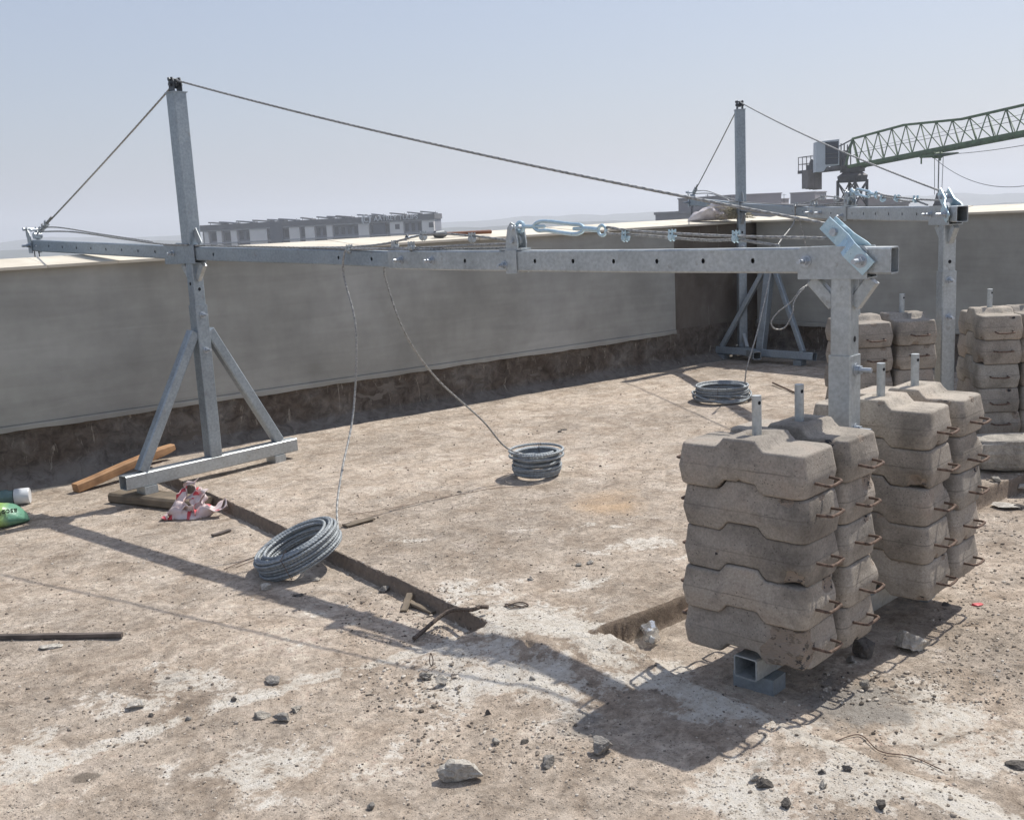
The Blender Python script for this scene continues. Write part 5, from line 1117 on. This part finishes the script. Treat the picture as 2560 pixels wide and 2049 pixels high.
for i, (pa, pb, s, nm) in enumerate((((2335, 387, 69), (2640, 348, 50), .15, 'upper thin cable sagging away right of the crane trolley'), ((2335, 395, 69), (2700, 420, 50), 1.3, 'lower thin cable sagging away right of the crane trolley'))):
    m = MB(); m.tube(sag(D(*pa), D(*pb), s), .018, 5); one(m, 'overhead_cable', 'dark_steel', (0, 0, 0), nm, 'cable')

# ------------------------------------------------------------------ the land far below
simple('land', (.07, .08, .06), .95, 0, .35, .02); simple('foliage', (.05, .065, .035), .95, 0, .3, .2); simple('far_block', (.20, .20, .20), .9, 0, .15, .05)
m = MB(); m.add([(-3500, -3500, ZG), (3500, -3500, ZG), (3500, 3500, ZG), (-3500, 3500, ZG)], [(0, 1, 2, 3)]); o = m.build('ground', 'land'); tag(o, kind='structure')
def hills():
    for i, (dist, h0, seed) in enumerate(((1150, 33, 3), (2000, 44, 8))):
        m = MB(); vs = []; n = 160; 
        for k in range(n+1):
            a = -R(48)+R(96)*k/n; s = (FWD*math.cos(a)+RGT*math.sin(a))
            x = np.array([k*.11]); hh = h0*(.75+.35*fbm(x, x*0, 1.1, seed)[0]+.10*fbm(x, x*0, 9, seed+1)[0]) * (1.06-.12*(k/n))
            for dd, z in ((dist-220, 0), (dist-90, hh*.55), (dist, hh), (dist+120, hh*.7), (dist+300, 0)): p = s*dd; vs.append((p[0], p[1], ZG+z))
        m.add(vs, [(k*5+j, (k+1)*5+j, (k+1)*5+j+1, k*5+j+1) for k in range(n) for j in range(4)]); o = m.build('hills', 'land', None, True); tag(o, kind='structure')
hills()
def woods():
    rs = random.Random(9); vs = []; fs = []
    ico = [(0,0,1),(.89,0,.45),(.28,.85,.45),(-.72,.53,.45),(-.72,-.53,.45),(.28,-.85,.45),(.72,.53,-.45),(-.28,.85,-.45),(-.89,0,-.45),(-.28,-.85,-.45),(.72,-.53,-.45),(0,0,-1)]
    fc = [(0,1,2),(0,2,3),(0,3,4),(0,4,5),(0,5,1),(1,6,2),(2,7,3),(3,8,4),(4,9,5),(5,10,1),(6,7,2),(7,8,3),(8,9,4),(9,10,5),(10,6,1),(11,7,6),(11,8,7),(11,9,8),(11,10,9),(11,6,10)]
    m = MB()
    for _ in range(1500):
        a = R(rs.uniform(-32, 32)); dist = rs.uniform(180, 1000); p = FWD*dist*math.cos(a)+RGT*dist*math.sin(a); s = rs.uniform(3, 7); cx, cy = p[0], p[1]
        for _k in range(4):
            ox, oy, oz = rs.gauss(0, s*.5), rs.gauss(0, s*.5), rs.uniform(0, s*.9); q = s*rs.uniform(.4, .75)
            m.add([(cx+ox+x*q*rs.uniform(.7, 1.2), cy+oy+y*q*rs.uniform(.7, 1.2), ZG+s+oz+z*q*rs.uniform(.7, 1.2)) for x, y, z in ico], fc)
    tag(m.build('woodland', 'foliage'), 'hazy mass of distant trees beyond the roof', 'woodland', kind='stuff')
    m = MB()
    for _ in range(130):
        a = R(rs.uniform(-32, 34)); dist = rs.uniform(450, 1100); p = FWD*dist*math.cos(a)+RGT*dist*math.sin(a); w, dd, h = rs.uniform(10, 30), rs.uniform(8, 16), rs.uniform(8, 30)
        m.box((-w/2, -dd/2, 0), (w/2, dd/2, h), Matrix.Translation((p[0], p[1], ZG)) @ Matrix.Rotation(rs.uniform(0, 3), 4, 'Z'))
    tag(m.build('distant_town', 'far_block'), 'hazy distant town blocks on the horizon', 'town', kind='stuff')
woods()
# haze
m = MB(); m.box((-3400, -3400, ZG-1), (3400, 3400, 75)); o = m.build('haze', 'land'); o.data.materials.clear()
hm = bpy.data.materials.new('haze'); hm.use_nodes = True; t = hm.node_tree; t.nodes.clear(); out = t.nodes.new('ShaderNodeOutputMaterial'); pv_ = t.nodes.new('ShaderNodeVolumePrincipled')
pv_.inputs['Color'].default_value = (.90, .93, 1.0, 1); pv_.inputs['Density'].default_value = .00075; pv_.inputs['Anisotropy'].default_value = .2; t.links.new(pv_.outputs[0], out.inputs['Volume'])
o.data.materials.append(hm); tag(o, 'pale haze over the land', 'haze', kind='stuff')
